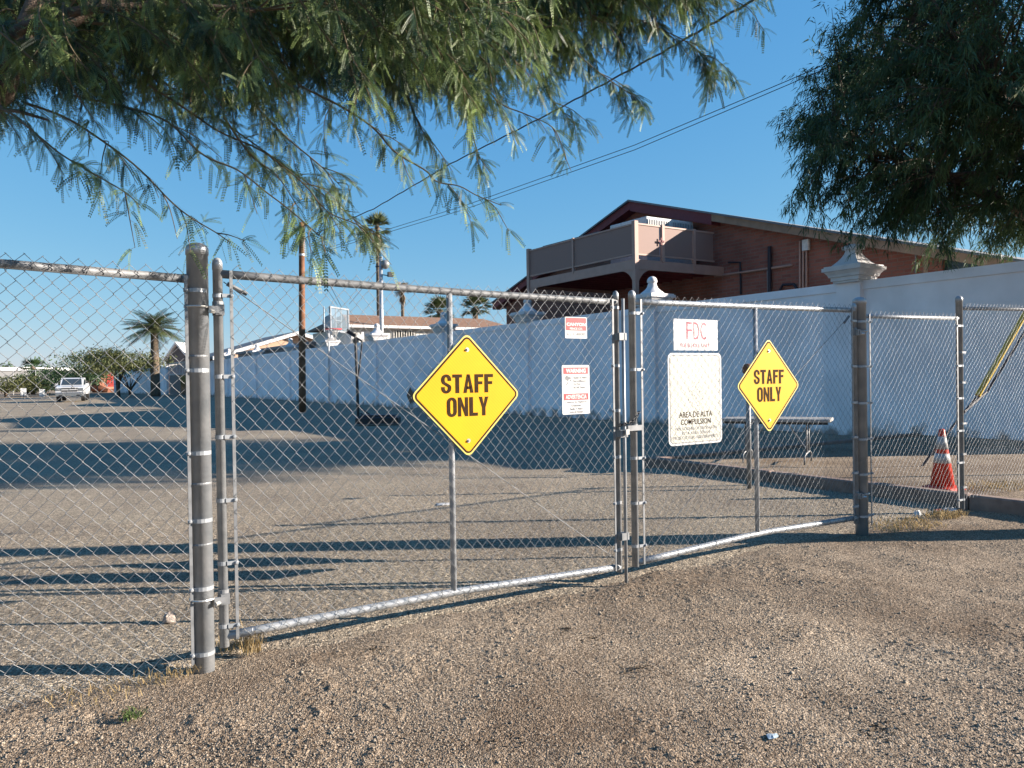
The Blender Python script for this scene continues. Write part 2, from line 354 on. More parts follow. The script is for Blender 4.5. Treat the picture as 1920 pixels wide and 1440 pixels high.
# kerb: concrete blocks along X = 9.4
kx = 9.32
kt = thing('kerb', 'long weathered pinkish concrete kerb running from the lot out past the fence', 'kerb', (kx, 5, 0))
y = -5.2; i = 0
while y < 10.3:
    ln = 1.42; k = MB(); k.bbox((kx, y, -.09), (kx+.16, min(y+ln-.014, 10.3), .135+.004*(i % 2)), .018); k.build('kerb_block', M['conc'], kt); y += ln; i += 1
k = MB(); k.bbox((kx+.17, 10.13, -.09), (17.9, 10.29, .12), .018); k.build('kerb_block', M['conc'], kt)

# loose pebbles (uncountable)
oct_v = np.array([(1,0,0),(-1,0,0),(0,1,0),(0,-1,0),(0,0,1),(0,0,-1)], float)
oct_f = np.array([(0,2,4),(2,1,4),(1,3,4),(3,0,4),(2,0,5),(1,2,5),(3,1,5),(0,3,5)])
n = 110000; px = RNG.uniform(-2.5, 9.2, n); py = RNG.uniform(.8, 4.9, n)
keep = (vnoise(px, py, .7, 6)*.6+vnoise(px, py, .22, 17)*.4 > .47) | (RNG.random(n) < .22); px = px[keep]; py = py[keep]; n = len(px)
sz = RNG.uniform(.003, .0066, n)*(1+1.1*(RNG.random(n) < .015)); sc = sz[:, None]*RNG.uniform(.6, 1.3, (n, 3))
V = oct_v[None]*sc[:, None, :]*RNG.uniform(.8, 1.2, (n, 6, 1)); an = RNG.uniform(0, 6.28, n); ca, sa = np.cos(an), np.sin(an)
Vx = V[..., 0]*ca[:, None]-V[..., 1]*sa[:, None]; Vy = V[..., 0]*sa[:, None]+V[..., 1]*ca[:, None]
V = np.stack([Vx+px[:, None], Vy+py[:, None], V[..., 2]*.8+(dirt_h(px, py)+sz*.25)[:, None]], -1).reshape(-1, 3)
F = (oct_f[None]+(np.arange(n)*6)[:, None, None]).reshape(-1, 3)
peb = npmesh('loose_gravel', V, F, mat('pebble', (.175,.135,.098), .9, col2=(.32,.275,.215), scale=55, lo=.3, hi=.7), k=3)
peb['kind'] = 'stuff'

# dark crumbs, dead leaves and clods in small drifts (uncountable)
V = []; F_ = []
for (qx, qy, nn, rad) in ((1060,1180,40,.09),(1112,1197,45,.10),(1195,1253,60,.13),(1330,1230,40,.22),(1650,1368,70,.12),(1560,1300,60,.25),(1250,1350,50,.25),(240,1335,50,.10),(700,1215,30,.08),(1480,1180,40,.2),(1700,1240,40,.3),(1380,1400,50,.2),(940,1390,30,.2),(560,1400,30,.25),(1850,1180,40,.3),(1620,1090,30,.25)):
    c_ = gnd(qx, qy)
    for _ in range(nn):
        x = c_.x+random.gauss(0, rad*.5); y = c_.y+random.gauss(0, rad*.3); z = float(dirt_h(np.array([x]), np.array([y]))[0])+.003; a = random.uniform(0, 6.28); l = random.uniform(.004, .013); wd = l*random.uniform(.25, .8)
        u = (math.cos(a)*l, math.sin(a)*l); v = (-math.sin(a)*wd, math.cos(a)*wd); k = len(V); h = random.uniform(.001, .007)
        V += [(x-u[0], y-u[1], z), (x+v[0], y+v[1], z+h), (x+u[0], y+u[1], z+h*.5), (x-v[0], y-v[1], z-.001)]; F_.append((k, k+3, k+2, k+1))
cr_ = npmesh('leaf_litter', np.array(V), F_, mat('dark_litter', (.045,.032,.022), .95, col2=(.12,.085,.05), scale=40)); cr_['kind'] = 'stuff'

def tuft(name, label, cat, c, n, h, spread, m, group=None, flat=.5, w=.0022):
    V = []; Q = []
    for i in range(n):
        a = random.uniform(0, 6.28); r = spread*random.random()**.7
        b = Vector((c[0]+r*math.cos(a), c[1]+r*math.sin(a)*.6, c[2])); a2 = random.uniform(0, 6.28)
        hh = h*random.uniform(.3, 1); ln = hh*random.uniform(.3, 1.6)*flat*2
        d = Vector((math.cos(a2), math.sin(a2), 0)); s_ = d.cross(Vector((0,0,1)))*w
        p1 = b+d*ln*.45+Vector((0,0,hh*.75)); p2 = b+d*ln+Vector((0,0,hh*random.uniform(.5, 1)))
        k = len(V); V += [b-s_, b+s_, p1+s_*.8, p1-s_*.8, p2+s_*.3, p2-s_*.3]; Q += [(k,k+1,k+2,k+3), (k+3,k+2,k+4,k+5)]
    o = npmesh(name, [tuple(v) for v in V], Q, m); tag(o, label, cat, group); return o
def G(px, py, z=-.025): p = gnd(px, py); return (p.x, p.y, z)
tuft('dry_grass', 'straw coloured dry grass spilling at the foot of the hinge stile beside the thick post', 'dry grass', G(440,1215), 110, .08, .2, M['straw'])
tuft('dry_grass', 'thin upright wisp of dry grass poking through the gate bottom rail', 'dry grass', G(472,1225), 70, .22, .07, M['straw'], flat=.25)
tuft('dry_grass', 'matted dry grass lying under the ragged bottom of the left fence mesh', 'dry grass', G(200,1300), 150, .05, .32, M['straw'])
tuft('dry_grass', 'dry straw tuft just left of the thick post foot', 'dry grass', G(330,1270), 90, .06, .15, M['straw'])
tuft('dry_grass', 'dry litter of straw under the narrow fence bay near the cone', 'dry grass', G(1700,985), 420, .06, .55, M['straw'], w=.004)
tuft('dry_grass', 'sunlit dry straw heaped at the foot of the slim fence post by the kerb', 'dry grass', G(1775,968), 300, .08, .3, M['straw'], w=.004)
tuft('dry_grass', 'dry grass lining the foot of the mesh right of the slim fence post', 'dry grass', G(1870,925,.055), 300, .09, .6, M['straw'], w=.004)
tuft('weed', 'small dark green weed in the gravel below the left fence mesh', 'weed', G(245,1350), 60, .06, .05, M['wash'])
def rock(name, label, cat, c, r, m, sq=.7):
    bm_v = []; fs = []; nn = 9; rings = 6
    for i in range(rings+1):
        th = math.pi*i/rings
        for k in range(nn):
            ph = 2*math.pi*k/nn; q = r*(1+.22*math.sin(3*ph+i)+.15*random.uniform(-1, 1))
            bm_v.append((c[0]+q*math.sin(th)*math.cos(ph), c[1]+q*math.sin(th)*math.sin(ph)*.8, c[2]+r*sq*.8+q*math.cos(th)*sq))
    for i in range(rings):
        for k in range(nn): fs.append((i*nn+k, i*nn+(k+1) % nn, (i+1)*nn+(k+1) % nn, (i+1)*nn+k))
    o = MB().add(bm_v, fs).build(name, m); return tag(o, label, cat)
rock('rock', 'pale pinkish rock the size of a fist behind the left fence mesh', 'rock', G(317,1168,-.03), .042, M['rock'], .9)
rock('litter', 'flat white scrap lying on the lot left of the drop rod behind the middle upright', 'litter', G(832,946,-.03), .11, M['refl'], .08)
rock('litter', 'crumpled white cup under the narrow fence bay', 'litter', G(1721,970,-.03), .045, M['white'], .9)
rock('litter', 'torn white paper by the slim fence post foot', 'litter', G(1783,960,-.03), .10, M['white'], .25)
rock('litter', 'small red wrapper between the white cup and the torn paper', 'litter', G(1760,959,-.03), .05, M['red'], .3)
rock('litter', 'crushed clear plastic scrap against the kerb right of the slim post', 'litter', G(1826,950,-.03), .07, M['acrylic'], .4)
rock('litter', 'thin bluish plastic scrap lying in the gravel at lower right', 'litter', G(1448,1382,-.03), .03, M['acrylic'], .2)

# ================================================================ CHAIN LINK
def chainlink(x0, x1, zb, zt, y, m, parent, name='chain_link', w=.040, h=.094, r=.00145, rag=0):
    """woven wires between x0 and x1; zb, zt are functions of x"""
    zt0 = max(zt(x0), zt(x1)); zb0 = min(zb(x0), zb(x1)); rows = int(round((zt0-zb0)/h*2))
    nc = int(round((x1-x0)/w)); w = (x1-x0)/nc; pts = []
    V = []; Q = []
    for i in range(nc):
        ph = i % 2; prev = None; path = []
        for k in range(rows+1):
            right = (k+ph) % 2 == 1
            xx = x0+(i+(1 if right else 0))*w; t = k/rows
            e = .0035
            xx2 = xx+(e if right else -e); z = zb(xx)+(zt(xx)-zb(xx))*t
            dy = .0042 if right else -.0042
            path.append((xx2, y+dy+.003*math.sin(i*.7+k*.31), z+.004*math.sin(i*1.3+k*.17)))
        if rag and i % 3 == 0: path = path[1:]
        # ribbon-free 4-sided tube per straight strand
        for a, b in zip(path[:-1], path[1:]):
            ax = np.array(a); bx = np.array(b); d = bx-ax; d /= np.linalg.norm(d)
            u = np.array((0,1.,0)); u -= d*u.dot(d); u /= np.linalg.norm(u); v = np.cross(d, u)
            k0 = len(V)
            for c in (ax-d*r*.6, bx+d*r*.6):
                V += [c+u*r, c+v*r, c-u*r, c-v*r]
            Q += [(k0,k0+1,k0+5,k0+4),(k0+1,k0+2,k0+6,k0+5),(k0+2,k0+3,k0+7,k0+6),(k0+3,k0,k0+4,k0+7)]
    return npmesh(name, np.array(V), Q, m, parent)
def lin(p, q):
    return lambda x: p[1]+(q[1]-p[1])*(x-p[0])/(q[0]-p[0])
def capprof(r, z0, z1, c=True):
    return [(r, z0), (r, z1-.05), (r*1.07, z1-.05), (r*1.07, z1-.012), (r*.95, z1+.002), (r*.6, z1+.016), (r*.12, z1+.021)]
def post(mb, x, y, z0, z1, r, n=20, lean=0):
    k = len(mb.v); mb.lathe(capprof(r, z0, z1), (x, y, 0), n)
    if lean:
        for i in range(k, len(mb.v)):
            p = mb.v[i]; mb.v[i] = (p[0]+lean*(p[2]-z0), p[1], p[2])
def tension_bar(x, y, z0, z1, parent):
    b = MB(); b.box((x-.009, y-.003, z0), (x+.009, y+.003, z1)); return b.build('tension_bar', M['band'], parent)
def tband(x, xb, y, z, r, parent, yb=None, tilt=0):
    """sheet band round a pipe at x reaching a bolt at xb"""
    yb = y-.03 if yb is None else yb; b = MB(); b.lathe([(r+.0035, z-.011), (r+.0035, z+.011)], (x, y, 0), 18)
    s_ = 1 if xb > x else -1
    b.box((min(x+s_*r*.6, xb+s_*.012), yb-.004, z-.011), (max(x+s_*r*.6, xb+s_*.012), yb+.003, z+.011))
    b.lathe([(.011, -.004), (.011, .004), (.006, .009)], (0,0,0), 8)
    for i in range(len(b.v)-24, len(b.v)): p = b.v[i]; b.v[i] = (xb+p[0], yb-.008-p[2], z+p[1])
    return b.build('tension_band', M['galv'], parent)
def ties(x0, x1, zf, y, r, m, parent, step=.19):
    x = x0+.08
    while x < x1-.05:
        z = zf(x); pts = [(x+.012*math.sin(t), y+(r+.004)*math.cos(t), z+(r+.004)*math.sin(t)) for t in [i*.7 for i in range(11)]]
        b = MB(); b.tube(pts, .002, 4); b.build('tie_wire', m, parent); x += step*random.uniform(.75, 1.25)

P = lambda px, py, y=FY: onf(px, py, y)
GR = 'steel gate posts and fence posts'
# ---- left fence bay (reaches out of frame on the left)
lp = P(380, 900); LPX = lp.x; ltop = P(369, 462).z
F1 = thing('chain_link_fence', 'left chain link fence bay ending at the thick dark capped steel post', 'fence', (LPX, FY, 0))
b = MB(); post(b, LPX-.012, FY, -.10, ltop, .058, 28, lean=.002); o = b.build('gate_post', M['galvd'], F1, True)
for pz in (P(383, 905), P(385, 1018), P(378, 668)):
    q = MB(); q.lathe([(.0585, pz.z-.006), (.0595, pz.z), (.0585, pz.z+.006)], (LPX-.01, FY, 0), 24); q.build('weld_ring', M['band'], F1)
tl0 = P(0, 494); tl1 = P(345, 522); topf = lin((tl0.x, tl0.z), (tl1.x, tl1.z)); XL = -1.9
b = MB(); b.tube([(XL, FY, topf(XL)), (LPX-.05, FY, topf(LPX))], .024, 14); b.build('top_rail', M['rail'], F1, True)
bl0 = P(0, 1345); bl1 = P(355, 1262)
botf = lin((bl0.x, bl0.z), (bl1.x, bl1.z))
tbx = P(351, 800).x
chainlink(XL, tbx, lambda x: botf(x)+.015*math.sin(x*5), lambda x: topf(x)+.055, FY-.0305, M['wire'], F1, rag=1)
tension_bar(tbx+.002, FY-.03, botf(tbx)+.05, topf(tbx)+.015, F1)
for py in (545, 695, 850, 977, 1105, 1228): tband(LPX-.012, tbx, FY, P(352, py).z, .058, F1)
b = MB(); b.tube([(LPX-.02, FY, topf(LPX)), (LPX-.09, FY, topf(LPX-.09))], .026, 14); b.build('rail_cup', M['galvd'], F1)
ties(XL, tbx, topf, FY, .021, M['wire'], F1, .35)

# ---- gate leaves
def gate(label, xs, tops, bots, hinge_x, free_x, mid, tb, name='chain_link_gate'):
    """xs: stile x (left,right); tops/bots: [(x,z)...] of rails"""
    g = thing(name, label, 'gate', ((xs[0]+xs[1])/2, FY, 0)); return g
# left leaf
gx0 = P(414, 850).x; gx1 = P(1154, 800).x+.02
T = [P(430,515), P(845,547), P(1150,566)]; Bq = [P(435,1190), P(850,1110), P(1160,1063)]
def pw(pts):
    xs_ = [p.x for p in pts]; zs_ = [p.z for p in pts]
    return lambda x: float(np.interp(x, xs_, zs_)) if xs_[0] <= x <= xs_[-1] else (zs_[0]+(zs_[1]-zs_[0])/(xs_[1]-xs_[0])*(x-xs_[0]) if x < xs_[0] else zs_[-1]+(zs_[-1]-zs_[-2])/(xs_[-1]-xs_[-2])*(x-xs_[-1]))
tf, bf = pw(T), pw(Bq)
L1 = thing('chain_link_gate', 'left gate leaf of galvanised pipe and chain link with a drop rod', 'gate', ((gx0+gx1)/2, FY, 0))
b = MB(); post(b, gx0, FY, bf(gx0)-.06, P(409,490).z, .027, 20); b.build('hinge_stile', M['galv'], L1, True)
b = MB(); post(b, gx1, FY, bf(gx1)-.04, P(1153,550).z, .022, 18); b.build('latch_stile', M['galv'], L1, True)
b = MB(); b.tube([(x, FY, tf(x)) for x in np.linspace(gx0, gx1, 12)], .0245, 14); b.build('top_rail', M['rail'], L1, True)
b = MB(); b.tube([(x, FY, bf(x)) for x in np.linspace(gx0, gx1, 12)], .0245, 14); b.build('bottom_rail', M['galv'], L1, True)
mx_ = P(847, 850).x; b = MB(); b.tube([(mx_, FY, bf(mx_)), (mx_, FY, tf(mx_))], .021, 14); b.build('middle_upright', M['galvd'], L1, True)
t0 = P(436, 800).x; t1 = P(1151, 800).x-.02
chainlink(t0, t1, lambda x: bf(x)-.02, lambda x: tf(x)+.052, FY-.0305, M['wire'], L1)
tension_bar(t0, FY-.03, bf(t0)-.02, tf(t0)+.02, L1); tension_bar(t1, FY-.03, bf(t1)-.02, tf(t1)+.02, L1)
for py in (556, 706, 818, 936, 1053, 1170): tband(gx0, t0, FY, P(436, py).z, .027, L1)
for py in (577, 686, 770, 857, 943, 1031): tband(gx1, t1-.01, FY, P(1151, py).z, .022, L1)
ties(t0, t1, tf, FY, .021, M['wire'], L1, .3); ties(t0, t1, bf, FY, .021, M['wire'], L1, .25)
# truss rod, upper left to lower right
a_ = P(440,530); c_ = P(1160,1048)
b = MB(); b.tube([(gx0+.03, FY-.012, a_.z), (c_.x-.03, FY-.012, c_.z)], .0029, 6)
b.tube([(gx0+.05, FY-.012, a_.z-.01), (P(462,552).x, FY-.012, P(462,552).z)], .013, 6); b.build('truss_rod', M['rail'], L1)
# drop rod
rx = P(1172,800,FY-.06).x; r0_ = P(1170,560,FY-.06); r1_ = P(1181,1091,FY-.06)
dr = MB(); dr.tube([(rx-.01, FY-.06, r1_.z), (rx-.005, FY-.06, r0_.z)], .0135, 12); dr = dr.build('drop_rod', M['galv'], L1, True)
for py in (632, 812, 1003):
    z = P(1162, py).z; b = MB(); b.box((gx1-.03, FY-.075, z-.028), (rx+.016, FY-.024, z+.028)); b.lathe([(.026, z-.026), (.026, z+.026)], (gx1, FY, 0), 14); b.lathe([(.018, z-.026), (.018, z+.026)], (rx, FY-.06, 0), 12); b.build('rod_bracket', M['band'], dr)
# hinges
def hinge(z, px_, pr, gx_, gr_, parent):
    h = MB(); s_ = 1 if gx_ > px_ else -1
    h.lathe([(gr_+.005, z-.03), (gr_+.005, z+.05)], (gx_, FY, 0), 16)
    h.box((gx_-.024, FY-.055, z-.028), (gx_+.024, FY-.03, z+.03))
    h.box((min(gx_, gx_-s_*.062), FY-.062, z-.02), (max(gx_, gx_-s_*.062), FY-.045, z+.02))
    ho = h.build('hinge', M['band'], parent)
    u = MB(); pts = [(gx_-s_*.055, FY-.05, z+.015)]
    for i in range(13):
        t = -math.pi/2+math.pi*i/12; pts.append((px_-s_*(pr+.01)*math.cos(t), FY+(pr+.012)*math.sin(t), z+.015))
    pts.append((gx_-s_*.055, FY+.05, z+.015)); u.tube(pts, .0065, 8)
    u.tube([(gx_-s_*.06, FY-.075, z-.012), (gx_-s_*.03, FY-.05, z-.012)], .012, 6); u.build('hinge_bolt', M['bolt'], ho)
for py in (582, 1122): hinge(P(408, py).z, LPX-.01, .058, gx0, .027, L1)

# right leaf
hx0 = P(1188,800).x; hx1 = P(1602,750).x+.01
T2 = [P(1195,566), P(1420,575), P(1600,582)]; B2 = [P(1200,1053), P(1425,999), P(1598,972)]
tf2, bf2 = pw(T2), pw(B2)
L2 = thing('chain_link_gate', 'right gate leaf of galvanised pipe and chain link hung on the far thick post', 'gate', ((hx0+hx1)/2, FY, 0))
b = MB(); post(b, hx0, FY, bf2(hx0)-.03, P(1185,549).z, .028, 20); b.build('latch_stile', M['galv'], L2, True)
b = MB(); post(b, hx1, FY, bf2(hx1)-.06, P(1598,572).z, .024, 18); b.build('hinge_stile', M['galvd'], L2, True)
b = MB(); b.tube([(x, FY, tf2(x)) for x in np.linspace(hx0, hx1, 10)], .0245, 14); b.build('top_rail', M['galvd'], L2, True)
b = MB(); b.tube([(x, FY, bf2(x)) for x in np.linspace(hx0, hx1, 10)], .0255, 14); b.build('bottom_rail', M['galv'], L2, True)
mx2 = P(1418,800).x; b = MB(); b.tube([(mx2, FY, bf2(mx2)), (mx2, FY, tf2(mx2))], .021, 14); b.build('middle_upright', M['galvd'], L2, True)
u0 = P(1198,800).x+.012; u1 = P(1594,750).x
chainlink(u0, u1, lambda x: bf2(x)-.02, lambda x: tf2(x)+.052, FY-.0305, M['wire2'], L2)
tension_bar(u0, FY-.03, bf2(u0)-.02, tf2(u0)+.02, L2); tension_bar(u1, FY-.03, bf2(u1)-.02, tf2(u1)+.02, L2)
for py in (588, 693, 858, 942, 1022): tband(hx0, u0+.01, FY, P(1198, py).z, .028, L2)
for py in (602, 687, 755, 820, 887, 950): tband(hx1, u1-.01, FY, P(1594, py).z, .024, L2)
ties(u0, u1, tf2, FY, .021, M['wire'], L2, .3); ties(u0, u1, bf2, FY, .023, M['wire'], L2, .25)
a_ = P(1583,602); m_ = P(1388,815); c_ = P(1205,1045)
b = MB(); b.tube([(a_.x+.05, FY-.012, a_.z+.04), (m_.x, FY-.012, m_.z), (c_.x, FY-.012, c_.z)], .0029, 6)
b.tube([(a_.x+.06, FY-.012, a_.z+.05), (a_.x-.02, FY-.012, a_.z-.02)], .012, 6); b.build('truss_rod', M['rail'], L2)
z = P(1185, 802).z; b = MB(); b.lathe([(.034, z-.03), (.034, z+.03)], (hx0, FY, 0), 18); b.box((hx0-.10, FY-.05, z-.02), (hx0+.06, FY-.032, z+.022)); b.build('fork_latch', M['band'], L2)

# ---- far thick post + narrow bay
rpx = P(1614,800).x
F2 = thing('chain_link_fence', 'narrow chain link bay between the far thick post and the slim post by the cone', 'fence', ((rpx+P(1800,800).x)/2, FY, 0))
b = MB(); post(b, rpx, FY, -.10, P(1612,561).z, .061, 26); b.build('gate_post', M['galvd'], F2, True)
spx = P(1800,750).x; b = MB(); post(b, spx, FY, -.10, P(1799,558).z, .037, 20); b.build('slim_post', M['galv'], F2, True)
T3 = [P(1625,593), P(1795,597)]; B3 = [P(1625,985), P(1795,950)]; tf3, bf3 = pw(T3), pw(B3)
b = MB(); b.tube([(rpx, FY, tf3(rpx)), (spx, FY, tf3(spx))], .021, 14); b.build('top_rail', M['galv'], F2, True)
v0 = P(1627,750).x; v1 = P(1791,750).x
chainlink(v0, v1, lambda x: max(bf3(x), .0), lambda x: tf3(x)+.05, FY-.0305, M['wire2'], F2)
tension_bar(v0, FY-.03, .04, tf3(v0)+.02, F2); tension_bar(v1, FY-.03, .04, tf3(v1)+.02, F2)
for py in (604, 687, 755, 822, 887, 965): tband(rpx, v0+.01, FY, P(1627, py).z, .061, F2)
for py in (611, 686, 747, 808, 868, 938): tband(spx, v1-.01, FY, P(1791, py).z, .037, F2)
z = P(1600, 622).z; hinge(z-.01, rpx, .061, hx1, .024, L2); hinge(P(1600, 930).z, rpx, .061, hx1, .024, L2)
# ---- right bay out of frame
F3 = thing('chain_link_fence', 'rightmost chain link fence bay with a bright sunlit top rail', 'fence', (spx+2, FY, 0))
T4 = [P(1808,578), P(1920,580)]; B4 = [P(1808,928), P(1920,903)]; tf4, bf4 = pw(T4), pw(B4); xe = spx+4.6
b = MB(); b.tube([(spx+.03, FY, tf4(spx)), (xe, FY, tf4(xe))], .021, 12); b.build('top_rail', M['band'], F3, True)
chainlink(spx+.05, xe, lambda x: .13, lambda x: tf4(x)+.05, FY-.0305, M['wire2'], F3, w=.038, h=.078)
b = MB(); post(b, xe, FY, -.10, tf4(xe)+.1, .037, 16); b.build('end_post', M['galv'], F3, True)
for py in (661, 717, 793, 850, 912): 
    z = P(1810, py).z; q = MB(); q.lathe([(.041, z-.011), (.041, z+.011)], (spx, FY, 0), 16); q.box((spx+.02, FY-.034, z-.011), (spx+.07, FY-.028, z+.011)); q.build('tension_band', M['band'], F3)

# ---- chain and padlock
ch = thing('security_chain', 'short dark steel chain and padlock tying the two gate leaves together', 'chain', tuple(P(1178,790,FY-.05)))
def torus(mb, c, R, r, ax, el, n=12, k=6):
    """elongated link in plane spanned by ax and el"""
    ax = Vector(ax).normalized(); nrm = ax.cross(Vector(el)).normalized(); el = nrm.cross(ax)
    pts = [Vector(c)+ax*(math.cos(2*math.pi*i/n)*R*1.5)+el*(math.sin(2*math.pi*i/n)*R) for i in range(n+1)]
    mb.tube(pts, r, k, cap=False)
cb = MB(); pl = [P(1163,797,FY-.07), P(1172,795,FY-.085), P(1182,793,FY-.09), P(1190,787,FY-.075), P(1196,777,FY-.055), P(1199,770,FY-.04)]
cum = 0
for i in range(len(pl)-1):
    for k in range(2):
        t = k/2; c = pl[i].lerp(pl[i+1], t); d = pl[i+1]-pl[i]; torus(cb, c, .011, .0036, d, (0,1,.2) if (i*2+k) % 2 else (0,.2,1))
cb.build('chain_links', M['black'], ch)
pk = MB(); c = P(1176,808,FY-.095); pk.bbox((c.x-.02, c.y-.009, c.z-.028), (c.x+.02, c.y+.009, c.z+.014), .004)
pk.build('padlock', M['bolt'], ch)

# ================================================================ SIGNS
def text_mb(s, w, h, cx, cz, y, bold=0.0, font_sx=None, mb=None, thick=.0008, ital=0, space=1.0):
    cu = bpy.data.curves.new('lettering', 'FONT'); cu.body = s; cu.offset = bold; cu.extrude = .01; cu.resolution_u = 3; cu.space_character = space; cu.shear = ital
    ob = bpy.data.objects.new('lettering', cu); C.objects.link(ob); dg = bpy.context.evaluated_depsgraph_get()
    me = bpy.data.meshes.new_from_object(ob.evaluated_get(dg)); V = np.array([v.co[:] for v in me.vertices]); F = [tuple(p.vertices) for p in me.polygons]
    bpy.data.objects.remove(ob); bpy.data.curves.remove(cu); bpy.data.meshes.remove(me)
    lo = V.min(0); hi = V.max(0); sx = w/(hi[0]-lo[0]); sz = (h/(hi[1]-lo[1])) if h else sx
    mb = mb or MB()
    mb.add([((v[0]-(lo[0]+hi[0])/2)*sx+cx, y-(v[2]+.01)/.02*thick, (v[1]-(lo[1]+hi[1])/2)*sz+cz) for v in V], F)
    return mb
def rrect(w, h, r, n=5):
    pts = []
    for (cx, cz, a0) in ((w/2-r, -h/2+r, -90), (w/2-r, h/2-r, 0), (-w/2+r, h/2-r, 90), (-w/2+r, -h/2+r, 180)):
        for i in range(n+1): a = math.radians(a0+90*i/n); pts.append((cx+r*math.cos(a), cz+r*math.sin(a)))
    return pts
def rot45(p): c = math.sqrt(.5); return [((x-z)*c, (x+z)*c) for x, z in p]
def flat(poly, y0, d, name, m, par, c=(0,0)):
    b = MB(); b.prism([(x+c[0], z+c[1]) for x, z in poly], d, Matrix.Translation((0, y0, 0))); return b.build(name, m, par)
def frame(o, i, y0, d, name, m, par):
    """flat ring between outline o and inner outline i"""
    n = len(o); b = MB(); vs = [(x, y0, z) for x, z in o]+[(x, y0, z) for x, z in i]+[(x, y0+d, z) for x, z in o]+[(x, y0+d, z) for x, z in i]; fs = []
    for k in range(n):
        j = (k+1) % n; fs += [(k, j, n+j, n+k), (2*n+j, 2*n+k, 3*n+k, 3*n+j), (k, 2*n+k, 2*n+j, j), (n+j, 3*n+j, 3*n+k, n+k)]
    b.add(vs, fs); return b.build(name, m, par)
def glyphs():
    G = {}
    def R(x0, z0, x1, z1): return [(x0,z0),(x1,z0),(x1,z1),(x0,z1)]
    s = .26    # stem width on a 1-high letter
    G['T'] = (.62, [R(0,.83,.62,1), R(.19,0,.43,.83)])
    G['F'] = (.58, [R(0,0,.24,1), R(.24,.83,.58,1), R(.24,.45,.52,.61)])
    G['L'] = (.56, [R(0,0,.24,1), R(.24,0,.56,.17)])
    G['A'] = (.66, [[(0,0),(.21,0),(.36,.86),(.24,1)], [(.24,1),(.33,.79),(.42,1)], [(.45,0),(.66,0),(.42,1),(.33,.79)], R(.20,.2,.46,.35)])
    G['N'] = (.66, [R(0,0,.2,1), R(.46,0,.66,1), [(.2,1),(.2,.62),(.46,0),(.46,.38)]])
    G['Y'] = (.64, [R(.21,0,.43,.42), [(0,1),(.21,.42),(.32,.42),(.32,.55),(.22,1)], [(.32,.42),(.43,.42),(.64,1),(.42,1),(.32,.55)]])
    def ring(cx, cz, ro, ri, rzo, rzi, a0, a1, n=10):
        out = []
        for i in range(n):
            A = math.radians(a0+(a1-a0)*i/n); B = math.radians(a0+(a1-a0)*(i+1)/n)
            out.append([(cx+ro*math.cos(A), cz+rzo*math.sin(A)), (cx+ro*math.cos(B), cz+rzo*math.sin(B)), (cx+ri*math.cos(B), cz+rzi*math.sin(B)), (cx+ri*math.cos(A), cz+rzi*math.sin(A))])
        return out
    G['O'] = (.64, ring(.32,.74,.32,.1,.27,.12,0,180)+ring(.32,.26,.32,.1,.27,.12,180,360)+[R(0,.26,.22,.74), R(.42,.26,.64,.74)])
    G['S'] = (.64, ring(.32,.74,.32,.1,.27,.12,0,180)+ring(.32,.26,.32,.1,.27,.12,180,360)+[R(0,.68,.22,.74), R(.42,.66,.64,.74), R(0,.26,.22,.34), R(.42,.26,.64,.33),
              [(0,.68),(.03,.58),(.1,.5),(.24,.6),(.22,.68)], [(.1,.5),(.4,.34),(.53,.46),(.24,.6)], [(.4,.34),(.42,.32),(.64,.32),(.61,.41),(.53,.46)]])
    return G
GL = glyphs()
def word_mb(s, w, h, cx, cz, y, mb, gap=.09, thick=.0008):
    tot = sum(GL[c][0] for c in s)+gap*(len(s)-1); sx = w/tot; x = cx-w/2
    for c in s:
        for poly in GL[c][1]:
            pp = [(x+a*sx, cz-h/2+b*h) for a, b in poly]
            ar = sum(pp[i][0]*pp[(i+1) % len(pp)][1]-pp[(i+1) % len(pp)][0]*pp[i][1] for i in range(len(pp)))
            if ar < 0: pp.reverse()
            mb.prism(pp, thick, Matrix.Translation((0, y, 0)))
        x += (GL[c][0]+gap)*sx
    return mb
def staff_sign(label, cpx, cpy, y):
    c = onf(cpx, cpy, y); s = thing('staff_only_sign', label, 'sign', tuple(c), group=None, local=True)
    q = .605
    flat(rot45(rrect(q, q, .042)), 0, .003, 'panel', M['yedge'], s)
    frame(rot45(rrect(q-.022, q-.022, .036)), rot45(rrect(q-.046, q-.046, .026)), -.0012, .0012, 'border', M['ink'], s)
    flat(rot45(rrect(q-.0475, q-.0475, .025)), -.0014, .0013, 'sheeting', M['yellow'], s)
    b = MB(); word_mb('STAFF', .405, .127, 0, .080, -.0034, b, thick=.0019); word_mb('ONLY', .325, .130, 0, -.078, -.0034, b, thick=.0019)
    b.build('lettering', M['ink'], s)
    for z in (.312, -.312):
        b = MB(); b.tube([(0, -.0015, z), (0, -.0035, z)], .015, 14); bo = b.build('washer', M['bolt'], s)
        b = MB(); b.tube([(0, -.0035, z), (0, -.014, z)], .0075, 6); b.build('bolt', M['bolt'], bo)
    return s
staff_sign('yellow diamond sign reading STAFF ONLY on the left gate leaf, the nearer one', 877, 741, FY-.042)
staff_sign('yellow diamond sign reading STAFF ONLY on the right gate leaf, the farther one', 1442, 723, FY-.042)

def psize(x0, y0, x1, y1, y):
    a = onf(x0, (y0+y1)/2, y); b = onf(x1, (y0+y1)/2, y); m0 = onf((x0+x1)/2, y0, y); m1 = onf((x0+x1)/2, y1, y)
    return Vector(((a.x+b.x)/2, y, (m0.z+m1.z)/2)), b.x-a.x, m0.z-m1.z
